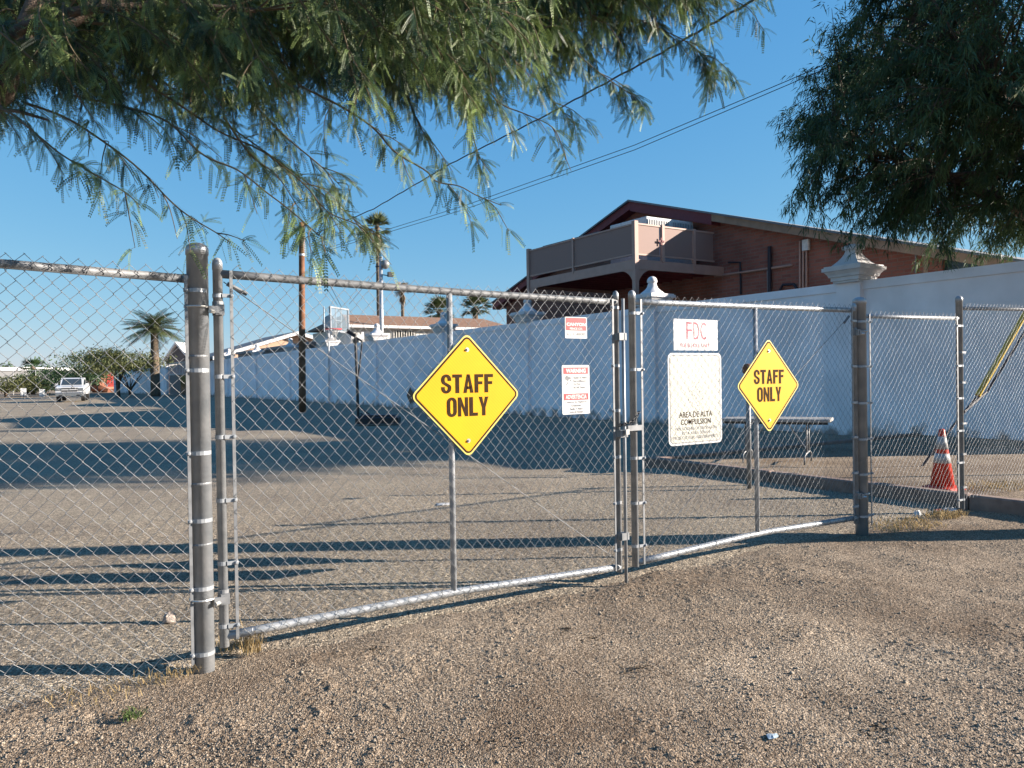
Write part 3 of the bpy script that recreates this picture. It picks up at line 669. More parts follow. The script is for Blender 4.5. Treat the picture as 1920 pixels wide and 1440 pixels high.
# fence maker's plate
c, w_, h_ = psize(1059.5, 594.5, 1100.5, 634.5, FY-.038)
s = thing('fence_company_plate', 'small red and white fence company plate with the phone number 623-4800', 'sign', tuple(c), local=True)
flat(rrect(w_, h_, .008), 0, .002, 'panel', M['white'], s)
flat(rrect(w_*.93, h_*.60, .005), -.001, .001, 'red_field', M['red'], s, (0, h_*.165))
b = text_mb('CANYON', w_*.88, h_*.155, 0, h_*.155, -.0012, .045); text_mb('FENCE CO.', w_*.58, h_*.10, 0, -h_*.045, -.0012, .03, mb=b); b.build('white_lettering', M['white'], s)
text_mb('623-4800', w_*.82, h_*.15, 0, -h_*.30, -.0005, .0).build('number', M['grey_ink'], s)
# camera warning
c, w_, h_ = psize(1054, 684.5, 1105.5, 776.5, FY-.038)
s = thing('camera_warning_sign', 'narrow white surveillance sign with red WARNING and ADVERTENCIA bars', 'sign', tuple(c), local=True)
flat(rrect(w_, h_, .012), 0, .002, 'panel', M['white'], s)
frame(rrect(w_*.9, h_*.945, .003), rrect(w_*.9-.004, h_*.945-.004, .003), -.0006, .0006, 'outline', M['grey_ink'], s)
for cz in (.385, -.145):
    flat(rrect(w_*.88, h_*.132, .001), -.001, .001, 'red_bar', M['red'], s, (0, h_*cz))
b = text_mb('WARNING', w_*.72, h_*.088, 0, h_*.385, -.0012, .04); text_mb('ADVERTENCIA', w_*.76, h_*.088, 0, -h_*.145, -.0012, .03, mb=b); b.build('white_lettering', M['white'], s)
b = MB()
for i, t in enumerate(['Audio & Video', 'Surveillance', 'On Duty', 'At All Times']): text_mb(t, w_*[.50,.46,.27,.43][i], h_*.046, w_*([.155,.135,.04,.12][i]), h_*(.245-.067*i), -.0005, .01, mb=b)
for i, t in enumerate(['Camaras de Vigilancia', 'Grabando', 'Audio Y Video', 'Todo el Tiempo']): text_mb(t, w_*[.78,.36,.47,.51][i], h_*.046, 0, -h_*(.255+.067*i), -.0005, .01, mb=b)
b.build('small_lettering', M['grey_ink'], s)
b = MB(); T_ = Matrix.Translation((0, -.0012, 0))
b.prism([(w_*x, h_*z) for x, z in [(-.38,.27),(-.38,.21),(-.27,.165),(-.27,.205),(-.14,.235),(-.20,.255),(-.33,.285)]], .0012, T_)
b.prism([(w_*x, h_*z) for x, z in [(-.39,.095),(-.36,.09),(-.28,.13),(-.28,.155),(-.31,.155),(-.31,.135)]], .0012, T_)
b.prism([(w_*x, h_*z) for x, z in [(-.22,.175),(-.20,.168),(-.17,.175),(-.165,.2),(-.19,.212),(-.215,.2)]], .0012, T_)
b.build('camera_symbol', M['grey_ink'], s)
# FDC sign and the tall notice, hung behind the mesh
c, w_, h_ = psize(1263, 599, 1345.5, 657, FY-.012)
s = thing('hydrant_connection_sign', 'white rectangular sign with faded red letters FDC behind the mesh', 'sign', tuple(c), local=True)
flat(rrect(w_, h_, .004), 0, .003, 'panel', M['white'], s)
b = MB()
for i, t in enumerate('FDC'): text_mb(t, w_*.125, h_*.56, (-.155+.16*i)*w_, h_*.13, -.0005, -.008, mb=b)
text_mb('FOR SCHOOL ONLY', w_*.66, h_*.13, -.02*w_, -h_*.34, -.0005, 0, mb=b); b.build('lettering', M['pink'], s)
c, w_, h_ = psize(1253, 662, 1353, 833, FY-.012)
s = thing('notice_sign', 'tall faded white notice with black Spanish wording AREA DE ALTA COMPULSION', 'sign', tuple(c), local=True)
flat(rrect(w_, h_, .045), 0, .003, 'panel', M['white'], s)
frame(rrect(w_*.945, h_*.955, .036), rrect(w_*.945-.012, h_*.955-.012, .03), -.001, .001, 'border', M['grey_ink'], s)
flat(rrect(w_*.945-.014, h_*.955-.014, .03), -.0008, .0008, 'faded_sheet', M['cream'], s)
b = MB(); text_mb('AREA DE ALTA', w_*.62, h_*.062, 0, -h_*.17, -.0012, .01, mb=b); text_mb('COMPULSION', w_*.56, h_*.062, 0, -h_*.25, -.0012, .01, mb=b)
b.build('large_lettering', M['ink'], s)
b = MB(); text_mb('VIOLACIONES DE DROGAS EN', w_*.78, h_*.034, 0, -h_*.322, -.0012, 0, mb=b); text_mb('ESTA AREA SERAN', w_*.52, h_*.034, 0, -h_*.372, -.0012, 0, mb=b); text_mb('PROSECUTADAS AGRESIVAMENTE', w_*.84, h_*.036, 0, -h_*.42, -.0012, 0, mb=b)
b.build('small_lettering', M['grey_ink'], s)
b = MB()   # the worn round emblem of dotted strokes
for k in range(46):
    a = k*2.4; r_ = .006+.0125*math.sqrt(k); x = r_*math.cos(a)*1.0; z = r_*math.sin(a)*1.55+.005
    b.prism([(x-.006, z-.004), (x+.005, z-.005), (x+.007, z+.0025), (x-.003, z+.005)], .0006, Matrix.Translation((0, -.0012, 0)))
b.build('worn_emblem', mat('worn_grey_ink', (.20,.20,.19), .7), s)

# ================================================================ WHITE WALL
WH = 3.92
W = thing('boundary_wall', 'long white painted block wall with capped piers along the right of the lot', 'wall', (WX, 30, 0))
PY = [12.15, 19.75, 27.5, 35.3, 44.1, 52.5, 62, 72.5, 84]
YEND = 96
b = MB(); b.box((WX+.06, 4.95, -.1), (WX+.26, YEND, WH-.22)); b.build('wall_panel', M['wall'], W)
b = MB(); b.box((WX+.02, 4.9, WH-.22), (WX+.30, YEND, WH)); b.build('coping', M['wall'], W)
b = MB(); b.box((WX+.02, 4.93, -.08), (WX+.06, YEND, .0)); 
for i, y in enumerate(PY):
    h = WH-.02
    b = MB(); b.box((WX-.09, y-.34, -.1), (WX+.42, y+.34, h)); pr = b.build('pier', M['wall'], W)
    cx = WX+.165
    b = MB(); b.lathe([(.36, h), (.36, h+.05), (.40, h+.055), (.40, h+.15), (.44, h+.155), (.46, h+.22), (.52, h+.30), (.56, h+.31), (.56, h+.40), (.52, h+.405), (.52, h+.44)], (cx, y, 0), sq=True); b.build('cap', M['cap'], pr)
    z0 = h+.44; prof = []
    for k in range(13):
        t = k/12; r = .33*(1-t)**1.8+.135+.01*math.sin(t*9); prof.append((r, z0+.40*t))
    for k in range(7):
        t = k/6; prof.append((.175*math.cos(t*1.45)+.005, z0+.40+.03+.20*math.sin(t*1.5)))
    b = MB()
    if i == 0: b.lathe([(.27*(1-k/10)**1.7+.14, z0+.42*k/10) for k in range(11)]+[(.20, z0+.43), (.20, z0+.50), (.12, z0+.56), (.02, z0+.58)], (cx, y, 0), sq=True); b.build('finial', M['cap'], pr)
    else: b.lathe(prof, (cx, y, 0), 20); b.build('finial', M['cap'], pr, True)
# small wall at far left
A0 = atv(216, 128); A1 = atv(316, 98)
W2 = thing('boundary_wall', 'far white wall standing alone left of the gatehouse, a dark bare tree in front', 'wall', tuple(A1))
d_ = (A0-A1).normalized(); n2 = Vector((-d_.y, d_.x, 0))
Mt = Matrix(((d_.x, n2.x, 0, A1.x), (d_.y, n2.y, 0, A1.y), (0,0,1,0), (0,0,0,1))); LW = (A0-A1).length
b = MB(); b.box((0, 0, -.1), (LW, .25, 3.4), Mt); b.build('wall_panel', M['wall'], W2)
b = MB(); b.box((-.05, -.04, 3.4), (LW+.05, .29, 3.6), Mt); b.build('coping', M['wall'], W2)
# pedestrian gate between the two walls
q0 = atv(318, 97); q1 = atv(352, 90)
gt = thing('gatehouse_gate', 'dark metal gate with white railings above between the two white walls', 'gate', tuple(q0)); d_ = (q1-q0).normalized(); n2 = Vector((-d_.y, d_.x, 0)); LG = (q1-q0).length
Mg = Matrix(((d_.x, n2.x, 0, q0.x), (d_.y, n2.y, 0, q0.y), (0,0,1,0), (0,0,0,1)))
b = MB(); b.box((0, 0, 0), (LG, .08, 2.4), Mg); b.build('gate_panel', M['grey_ink'], gt)
b = MB(); b.box((0, -.06, 3.8), (LG, .1, 3.95), Mg); b.box((0, -.06, 2.4), (LG, .1, 2.55), Mg)
for i in range(13): b.box((i*LG/12.5, -.04, 2.55), (i*LG/12.5+.07, .04, 3.8), Mg)
b.build('railing', M['cap'], gt)
b = MB(); b.box((LG*.66, -.1, .1), (LG*.95, -.02, 2.3), Mg); b.build('door', M['dark'], gt)

# ================================================================ BRICK BUILDING WITH BALCONY
BX = 24.6; PKY, PKZ = 27.3, 9.72; EY, EZ = 39.8, 6.06; RY, RZ = 3.0, 2.35
B = thing('brick_building', 'long red brick building with a low gable end behind the white wall', 'building', (BX, 27, 0))
def wallpoly(m, name, y0, y1, x, d=24):
    f = lambda y: (PKZ+(EZ-PKZ)*(y-PKY)/(EY-PKY) if y > PKY else PKZ+(RZ-PKZ)*(PKY-y)/(PKY-RY))-.34
    ys = sorted({y0, y1} | ({PKY} if y0 < PKY < y1 else set()))
    poly = [(y0, -.1), (y1, -.1)]+[(y, f(y)) for y in reversed(ys)]
    b = MB(); vs = [(x, y, z) for y, z in poly]+[(x+d, y, z) for y, z in poly]; n = len(poly)
    b.add(vs, [tuple(range(n-1, -1, -1)), tuple(range(n, 2*n))]+[(k, (k+1) % n, (k+1) % n+n, k+n) for k in range(n)]); return b.build(name, m, B)
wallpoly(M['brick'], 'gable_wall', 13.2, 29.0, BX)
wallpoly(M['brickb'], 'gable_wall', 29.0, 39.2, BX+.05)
# right end wall with a ribbon of dark windows below the roof
wr = MB(); wr.box((BX, 5.0, -.1), (BX+24, 13.2, 2.95)); wr.build('gable_wall', M['brick'], B)
def slab(y0, z0, y1, z1, t, x0, x1, name, m, par=B):
    b = MB(); vs = []
    for x in (x0, x1): vs += [(x, y0, z0), (x, y1, z1), (x, y1, z1-t), (x, y0, z0-t)]
    b.add(vs, [(0,1,2,3), (7,6,5,4), (0,4,5,1), (1,5,6,2), (2,6,7,3), (3,7,4,0)]); return b.build(name, m, par)
slab(PKY, PKZ, RY, RZ, .34, BX+.05, BX+24.6, 'roof', M['greyroof']); slab(PKY, PKZ, EY, EZ, .34, BX+.05, BX+24.6, 'roof', M['greyroof'])
def rz(y): return PKZ+(RZ-PKZ)*(PKY-y)/(PKY-RY)
YM = onx(1335, 400, BX-.5).y
slab(PKY, PKZ-.05, YM, rz(YM)-.05, .44, BX-.55, BX+.04, 'fascia', M['maroon'])
slab(PKY+.001, PKZ-.05, EY, EZ-.05, .36, BX-.55, BX+.04, 'fascia', M['maroon'])
slab(YM-.01, rz(YM)-.05, RY, RZ-.05, .29, BX-.55, BX+.04, 'fascia', M['tan'])
slab(PKY, PKZ+.03, RY, RZ+.03, .08, BX-.66, BX+.0, 'roof_edge', M['roofb']); slab(PKY+.001, PKZ+.03, EY, EZ+.03, .08, BX-.66, BX, 'roof_edge', M['roofb'])
# window band under the roof at the right
y1 = onx(1740, 470, BX).y; y0 = 5.2
b = MB(); vs = [(BX+.15, y0, 2.95), (BX+.15, y1, 2.95), (BX+.15, y1, rz(y1)-.33), (BX+.15, y0, rz(y0)-.33)]; b.add(vs, [(0,1,2,3)])
wn = b.build('window_band', M['dark'], B)
for k in range(6):
    y = y0+(y1-y0)*(k+.9)/6; b = MB(); b.box((BX+.04, y-.05, 2.95), (BX+.14, y+.05, rz(y)-.33)); b.build('mullion', M['tan'], wn)
b = MB(); b.box((BX-.02, y1, 2.9), (BX+.2, y1+.14, rz(y1)-.33)); b.build('window_jamb', M['tan'], B)
b = MB(); b.add([(BX+.02, y1+.14, 2.95), (BX+.02, 13.2, 2.95), (BX+.02, 13.2, rz(13.2)-.34), (BX+.02, y1+.14, rz(y1+.14)-.34)], [(0,1,2,3)]); b.build('gable_wall', M['brick'], B)
# pipes on the brick
def wallpipe(pts, r, name, m): b = MB(); b.tube([onx(x, y, BX-r-.03) for x, y in pts], r, 8); return b.build(name, m, B)
wallpipe([(1443,462),(1443,548)], .075, 'downspout', M['cable'])
for x in (1500, 1506, 1512): wallpipe([(x,452),(x,545)], .04, 'conduit', M['brown'])
wallpipe([(1340,518),(1390,511),(1485,497)], .045, 'conduit', M['brown'])
wallpipe([(1366,492),(1388,492),(1389,552)], .04, 'conduit', M['cable'])
wallpipe([(1439,507),(1440,556)], .03, 'conduit', M['band'])
wallpipe([(1717,468),(1717,512)], .03, 'conduit', M['band'])
wallpipe([(1462,545),(1468,534),(1488,533),(1494,541)], .05, 'duct', M['cable'])
p = onx(1509, 459, BX-.2); b = MB(); b.bbox((p.x, p.y-.14, p.z-.2), (p.x+.15, p.y+.14, p.z+.2), .02); b.build('meter_box', M['acw'], B)
# ---- balcony
CX, CY, EYB = 19.75, 22.15, 29.4
BL = thing('balcony', 'raised brown steel balcony with perforated panels on the brick gable', 'balcony', (CX, CY, 5.6))
ZT, ZP, ZB, ZU = 7.38, 6.16, 6.06, 5.62
def bp(name, m, *boxes):
    b = MB(); 
    for q in boxes: b.box(*q)
    return b.build(name, m, BL)
bp('edge_beam', M['brown'], ((CX, CY+.09, ZU), (CX+.12, EYB, ZB-.06))); bp('edge_beam', M['brown'], ((CX+.09, CY, ZU), (BX, CY+.12, ZB-.06)))
bp('edge_beam', M['brown'], ((CX, EYB, ZU), (BX, EYB+.12, ZB-.06)))
bp('deck', M['maroon'], ((CX+.12, CY+.12, ZB-.14), (BX, EYB, ZB-.06)))
jb = MB()
for k in range(11): y = CY+.5+k*.63; jb.box((CX+.12, y, ZU+.08), (BX, y+.06, ZB-.15))
jb.build('joists', M['maroon'], BL)
for (x, y) in ((CX, CY), (CX, EYB)):
    bp('post', M['brown'], ((x-.05, y-.05, -.05), (x+.13, y+.13, ZT+.07)))
def bracket(y, s, x=None, ax='y'):
    b = MB(); n = 9; R = .75; pts = [(0, 0)]+[(R-R*math.sin(math.pi/2*k/n), -(R-R*math.cos(math.pi/2*k/n))) for k in range(n+1)][::1]
    pts = [(0, 0), (R, 0)]+[(R*(1-math.sin(math.pi/2*k/n)), -R*(1-math.cos(math.pi/2*k/n))) for k in range(1, n+1)]
    if ax == 'y': vs = [(CX+dx, y+s*a, ZU+c) for dx in (.02, .10) for a, c in pts]
    else: vs = [(CX+.13+a, CY+dx, ZU+c) for dx in (.02, .10) for a, c in pts]
    m = len(pts); b.add(vs, [tuple(range(m)), tuple(range(2*m-1, m-1, -1))]+[(k, k+m, (k+1) % m+m, (k+1) % m) for k in range(m)]); b.build('arch_bracket', M['brown'], BL)
bracket(CY+.13, 1); bracket(EYB-.05, -1); bracket(0, 1, ax='x')
def railp(y0, y1):
    bp('panel', M['panel'], ((CX+.03, y0+.04, ZP+.06), (CX+.05, y1-.04, ZT-.06)))
    bp('rail', M['brown'], ((CX, y0, ZT-.06), (CX+.09, y1, ZT)), ((CX, y0, ZP), (CX+.09, y1, ZP+.06)))
railp(CY+.131, 26.0); railp(26.1, EYB-.051); bp('post', M['brown'], ((CX-.03, 26.0, ZU+.3), (CX+.07, 26.1, ZT+.03)))
def railx(x0, x1):
    bp('panel', M['panel'], ((x0+.04, CY+.03, ZP+.06), (x1-.04, CY+.05, ZT-.06)))
    bp('rail', M['brown'], ((x0, CY, ZT-.06), (x1, CY+.09, ZT)), ((x0, CY, ZP), (x1, CY+.09, ZP+.06)), ((x0, CY+.01, ZP), (x0+.05, CY+.08, ZT)))
xg = onf(1241, 470, CY).x; xm = onf(1302, 480, CY).x
railx(CX+.131, xg-.06); railx(xg+.121, xm-.05); railx(xm+.051, BX-.55); bp('post', M['brown'], ((xg, CY-.04, ZB-.1), (xg+.12, CY+.1, ZT+.04))); bp('post', M['brown'], ((xm-.05, CY-.04, ZU+.1), (xm+.05, CY+.1, ZT+.03)))
bp('gate_catch', M['maroon'], ((xg-.2, CY-.06, 6.72), (xg+.08, CY-.041, 6.80)), ((xg-.10, CY-.06, 6.62), (xg-.05, CY-.041, 6.9)))
# air conditioner on the deck
ac0 = onf(1212, 412, CY+1.3); ac1 = onf(1300, 425, CY+1.3)
AC = thing('air_conditioner', 'white louvred rooftop air conditioner peeping over the balcony rail', 'air conditioner', (ac0.x, CY+1.3, ZB-.06))
zt_ = (ac0.z+ac1.z)/2+.17
b = MB(); b.bbox((ac0.x, CY+1.3, ZB-.06), (ac1.x, CY+3.6, zt_), .02); b.build('casing', M['acw'], AC)
xm_ = (ac0.x+ac1.x)/2
for (a, c) in ((ac0.x+.08, xm_-.12), (xm_+.12, ac1.x-.08)):
    b = MB(); b.box((a, CY+1.285, zt_-.42), (c, CY+1.298, zt_-.12)); gr = b.build('grille', M['grey_ink'], AC)
    b = MB(); n = 12
    for k in range(n+1): x = a+(c-a)*k/n; b.box((x-.014, CY+1.262, zt_-.44), (x+.014, CY+1.284, zt_-.10))
    b.build('louvres', M['acw'], gr)
b = MB(); b.box((CX+.5, CY+2.8, 7.15), (CX+.9, 29.0, 7.55)); du = b.build('roof_duct', M['roofb']); tag(du, 'long low blue-grey duct running along behind the balcony panels', 'duct')

# ================================================================ WHITE BUILDING, PEACH BUILDING, DARK GABLE
YB = 51.5
def fz(px, py, y): return onf(px, py, y)
l = fz(650, 590, YB); r = fz(940, 607, YB)
WB = thing('white_building', 'low cream sided building with a brown shingled roof above the wall', 'building', (l.x, YB, 0))
b = MB(); b.box((l.x+.5, YB+.5, 0), (r.x+1.2, YB+9, 5.25)); b.build('wall', M['stuccow'], WB)
sd = MB(); x = l.x+.55
while x < r.x+1: sd.box((x, YB+.47, 4.0), (x+.05, YB+.499, 5.24)); x += .33
sd.build('siding_battens', M['stuccow'], WB)
b = MB(); zr = 6.05; ze = 5.38
b.add([(l.x, YB, ze), (r.x+1.7, YB, ze), (r.x+1.7, YB+9.5, ze), (l.x, YB+9.5, ze), (l.x+1.0, YB+3.5, zr+.35), (r.x+.4, YB+3.5, zr+.35)], [(0,1,5,4), (1,2,5), (2,3,4,5), (3,0,4), (3,2,1,0)]); b.build('roof', M['roofbr'], WB)
b = MB(); b.box((l.x-.02, YB-.05, ze-.16), (r.x+1.75, YB-.003, ze+.03)); b.build('fascia', M['cap'], WB)
w0 = fz(738, 620, YB+.45); w1 = fz(776, 636, YB+.45)
b = MB(); b.box((w0.x, YB+.44, 3.9), (w1.x, YB+.468, w0.z)); wo = b.build('window', M['dark'], WB)
b = MB()
for k in range(9): x = w0.x+(w1.x-w0.x)*k/8; b.box((x-.03, YB+.38, 3.9), (x+.03, YB+.42, w0.z+.04))
b.build('window_bars', M['stuccow'], wo)
s0 = fz(678, 622, YB+.4); b = MB(); b.box((s0.x, YB+.43, s0.z-.25), (s0.x+1.5, YB+.469, s0.z+.02)); b.build('name_board', M['cap'], WB)
# evaporative cooler behind the wall and the satellite dish
p = fz(640, 640, 49.5); EC = thing('evaporative_cooler', 'boxy grey cooler unit just behind the wall below the basketball backboard', 'cooler', (19.0, 49.5, 0))
p0 = fz(632, 626, 49.5); p1 = fz(655, 648, 49.5); xo = max(0, 18.75-p0.x)
b = MB(); b.bbox((p0.x+xo, 49.5, 3.0), (p1.x+xo+.1, 50.4, p0.z), .03); b.build('casing', mat('cooler_grey', (.42,.42,.40), .6), EC)
b = MB(); b.box((p0.x+xo+.1, 49.47, p1.z+.1), (p1.x+xo-.3, 49.498, p0.z-.3)); b.build('intake', M['dark'], EC)
b = MB(); b.box((p0.x+xo+.2, 49.6, 0), (p0.x+xo+.3, 49.7, 3.0)); b.build('leg', M['galvd'], EC)
# peach building
YC = 90; l = fz(398, 668, YC); pk_ = fz(557, 621, YC); r = fz(628, 640, YC)
PB = thing('peach_building', 'low peach stucco building with a shallow white edged gable beyond the wall', 'building', (pk_.x, YC, 0))
lx = max(l.x, 18.9)
b = MB(); poly = [(lx, 0), (r.x+3, 0), (r.x+3, r.z-1.1), (pk_.x, pk_.z-.25), (lx, l.z-.3)]; n = 5
b.add([(x, YC+.6, z) for x, z in poly]+[(x, YC+14, z) for x, z in poly], [tuple(range(n)), tuple(range(2*n-1, n-1, -1))]+[(k, k+n, (k+1) % n+n, (k+1) % n) for k in range(n)]); b.build('wall', M['peach'], PB)
def roofs(a, c, t, y0, y1, nm, m, par):
    b = MB(); vs = []
    for y in (y0, y1): vs += [(a[0], y, a[1]), (c[0], y, c[1]), (c[0], y, c[1]-t), (a[0], y, a[1]-t)]
    b.add(vs, [(0,1,2,3), (7,6,5,4), (0,4,5,1), (1,5,6,2), (2,6,7,3), (3,7,4,0)]); b.build(nm, m, par)
roofs((lx-1, l.z), (pk_.x, pk_.z), .3, YC-.3, YC+14.5, 'roof', M['greyroof'], PB); roofs((pk_.x, pk_.z), (r.x+4, r.z-1.2), .3, YC-.3, YC+14.5, 'roof', M['greyroof'], PB)
roofs((lx-1, l.z-.05), (pk_.x, pk_.z-.05), .38, YC-.42, YC-.303, 'fascia', M['cap'], PB); roofs((pk_.x, pk_.z-.05), (r.x+4, r.z-1.25), .38, YC-.42, YC-.303, 'fascia', M['cap'], PB)
GB = thing('grey_building', 'long flat grey roof edge running low behind the wall left of the cooler', 'building', (20, 62, 0))
b = MB(); b.box((19.3, 60, 0), (26, 84, 4.35)); b.build('wall', M['greyroof'], GB); b = MB(); b.box((19.1, 59.7, 4.35), (26.2, 84.2, 4.6)); b.build('roof', M['greyroof'], GB)
# dark gable house far left
c = atv(345, 112); DG = thing('dark_gable_house', 'dark steep gabled house with white eaves partly hidden by the thick post', 'house', tuple(c))
def lpt(px, py, d): return at(px, py, d)
pts = [lpt(311, 672, 112), lpt(333, 641, 112), lpt(362, 676, 112)]
b = MB(); dd = f0*8
poly = [Vector((pts[0].x, pts[0].y, 0)), Vector((pts[2].x, pts[2].y, 0)), pts[2]-Vector((0,0,.5)), pts[1]-Vector((0,0,.4)), pts[0]-Vector((0,0,.5))]
n = 5; b.add(poly+[p+dd for p in poly], [tuple(range(n)), tuple(range(2*n-1, n-1, -1))]+[(k, k+n, (k+1) % n+n, (k+1) % n) for k in range(n)]); b.build('wall', mat('dark_board', (.07,.07,.08), .8), DG)
for a, c_ in ((pts[0], pts[1]), (pts[1], pts[2])):
    b = MB(); o = -f0*.8; t = Vector((0,0,-.35)); v = [a+o, c_+o, c_+o+t, a+o+t]; b.add(v+[p+dd for p in v], [(0,1,2,3), (7,6,5,4), (0,4,5,1), (1,5,6,2), (2,6,7,3), (3,7,4,0)]); b.build('roof', M['cap'], DG)
# long metal building at far left
MBd = thing('metal_shed', 'long low shed with a pale roof on the far left horizon', 'shed', tuple(atv(-20, 190)))
a = at(-160, 690, 185); c_ = at(47, 689, 200); b = MB(); v = [Vector((a.x,a.y,0)), Vector((c_.x,c_.y,0)), c_-Vector((0,0,.8)), a-Vector((0,0,.8))]; dd = f0*25
b.add(v+[p+dd for p in v], [(0,1,2,3), (7,6,5,4), (0,4,5,1), (1,5,6,2), (2,6,7,3), (3,7,4,0)]); b.build('wall', M['greyroof'], MBd)
b = MB(); v = [a-Vector((0,0,.8))-f0*.5, c_-Vector((0,0,.8))-f0*.5, c_+Vector((0,0,.1))-f0*.5, a+Vector((0,0,.1))-f0*.5]; b.add(v+[p+dd for p in v], [(0,1,2,3), (7,6,5,4), (0,4,5,1), (1,5,6,2), (2,6,7,3), (3,7,4,0)]); b.build('roof', M['cap'], MBd)
# clay bank with red painted patch
CB = rock('earth_bank', 'reddish clay bank beside the far white wall behind the parked pickup', 'bank', tuple(atv(196, 135)), 2.6, M['clay'], .75)
c = atv(212, 131); b = MB(); b.bbox((c.x-1.1, c.y-.1, .9), (c.x+1.1, c.y+.1, 3.3), .1); tag(b.build('red_board', mat('red_board_paint', (.35,.04,.03), .7, var=.3, scale=2)), 'red painted board standing at the end of the far white wall', 'board')

# ================================================================ POLES, WIRES
up_ = gnd(567, 772); UPD = (up_-CAM).dot(f0)
U = thing('utility_pole', 'tall brown wooden utility pole standing in front of the wall', 'utility pole', (up_.x, up_.y, 0))
ptop = at(566, 417, UPD).z
b = MB(); n = 9; b.tube([(up_.x+(at(565.5,417,UPD).x-up_.x)*k/n, up_.y+(at(565.5,417,UPD).y-up_.y)*k/n, ptop*k/n-.1*(k == 0)) for k in range(n+1)], [.185-.05*k/n for k in range(n+1)], 14); b.build('pole', M['wood'], U, True)
b = MB(); zc = at(572, 478, UPD).z; b.lathe([(.17, zc-.05), (.17, zc+.05)], (at(566,478,UPD).x, at(566,478,UPD).y, 0), 12); b.box((up_.x, up_.y-.1, zc-.03), (up_.x+.25, up_.y+.02, zc+.03)); b.build('wire_clamp', M['galvd'], U)
def cable(name, label, pts, r, grp=None, sag=0, wig=0):
    P_ = []
    for i in range(len(pts)-1):
        for k in range(14):
            t = k/14; q = pts[i].lerp(pts[i+1], t); q = q-Vector((0,0,sag*4*t*(1-t))); q = q+Vector((0,0,wig*math.sin((i*14+k)*2.1))); P_.append(q)
    P_.append(pts[-1]); b = MB(); b.tube(P_, r, 5); o = b.build(name, M['cable']); return tag(o, label, 'cable', grp)
cable('overhead_cable', 'thick sagging dark cable crossing the sky up to the top right', [at(571,447,UPD), at(700,392,UPD-5), at(845,307,UPD-11), at(1030,213,22), at(1240,99,16), at(1420,-4,12), at(1900,-330,7)], .022, wig=.012)
cable('overhead_cable', 'upper of the two thin parallel wires sloping up behind the right tree', [at(572,478,UPD), at(870,386,31), at(1190,272,24), at(1480,150,20), at(2400,-260,12)], .011)
cable('overhead_cable', 'lower of the two thin parallel wires sloping up behind the right tree', [at(572,482,UPD), at(870,393,31), at(1190,281,24), at(1480,158,20), at(2400,-245,12)], .011)
cable('overhead_cable', 'upper steep wire dropping from the wooden pole behind the backboard', [at(573,448,UPD), at(640,575,47)], .016)
cable('overhead_cable', 'lower steep wire dropping from the wooden pole behind the backboard', [at(574,482,UPD), at(633,572,48)], .013)
cable('overhead_cable', 'short dark wire running down left from the floodlight pole', [at(711,503,52), at(655,570,49)], .018)
# floodlight pole
fp = atv(716, 55); FP = thing('floodlight_pole', 'slim grey metal pole with a round speaker horn and a small floodlight', 'light pole', (fp.x, fp.y, 0))
def F(px, py, d=55): return at(px, py, d)
b = MB(); b.tube([(fp.x, fp.y, 0), F(714, 481)], [.17, .12], 10); b.build('pole', M['galvd'], FP, True)
h = F(722, 496); b = MB(); b.lathe([(.02,-.33),(.2,-.27),(.3,-.12),(.33,0),(.3,.14),(.2,.28),(.05,.34)], tuple(h), 14); b.build('speaker_dome', M['band'], FP, True)
b = MB(); b.tube([F(716,515), F(729,517)], .035, 5); a_ = b.build('floodlight_arm', M['cable'], FP)
q = F(731,514); b = MB(); b.box((q.x-.18, q.y-.2, q.z-.2), (q.x+.22, q.y+.05, q.z+.14)); b.build('floodlight', M['black'], FP)
b = MB(); b.tube([F(704,500), F(714,499)], .05, 5); b.build('bracket', M['cable'], FP)
# guy wires with yellow guard
ga = gnd(1722, 884); G1 = at(1833, 742, 12.6); 
GW = thing('guy_wire', 'slanting guy wire with a bright yellow guard tube beyond the right fence', 'guy wire', tuple(ga))
a2 = ga; top = at(1990, 470, 12.9)
dirv = (G1-a2)
b = MB(); b.tube([a2, at(1760, 832, 12.35), G1], .018, 6); b.tube([G1, top, top+(top-G1)*1.2], .008, 5); b.build('wire', M['cable'], GW)
b = MB(); b.tube([G1, G1+(top-G1)*.8], .045, 8); b.build('guard', M['yguard'], GW)
b = MB(); b.tube([at(1808,772,12.5), at(1850,735,12.8), at(2000,500,13.1)], .022, 6); b.build('second_wire', M['cable'], GW)
# slim pipe post inside the lot, plaque on wall
pb = gnd(1405, 917); PP = thing('pipe_post', 'short slim pipe post standing in the lot behind the farther yellow sign', 'post', (pb.x, pb.y, 0))
b = MB(); b.lathe([(.034, -.02), (.034, 1.58)], (pb.x, pb.y, 0), 12); b.build('pipe', M['band'], PP, True); b = MB(); b.lathe([(.05,1.58),(.075,1.61),(.075,1.68),(.05,1.72),(.01,1.73)], (pb.x, pb.y, 0), 12); b.build('knob', M['wood'], PP, True)
q = onx(769, 742, WX-.1); b = MB(); b.prism(rot45([(-.33,-.33),(.33,-.33),(.33,.33),(-.33,.33)]), .03, Matrix.Translation(q) @ Matrix.Rotation(-math.pi/2, 4, 'Z')); tag(b.build('diamond_plate', M['roofbr']), 'small brown diamond plate on the wall just left of the nearer yellow sign', 'sign')

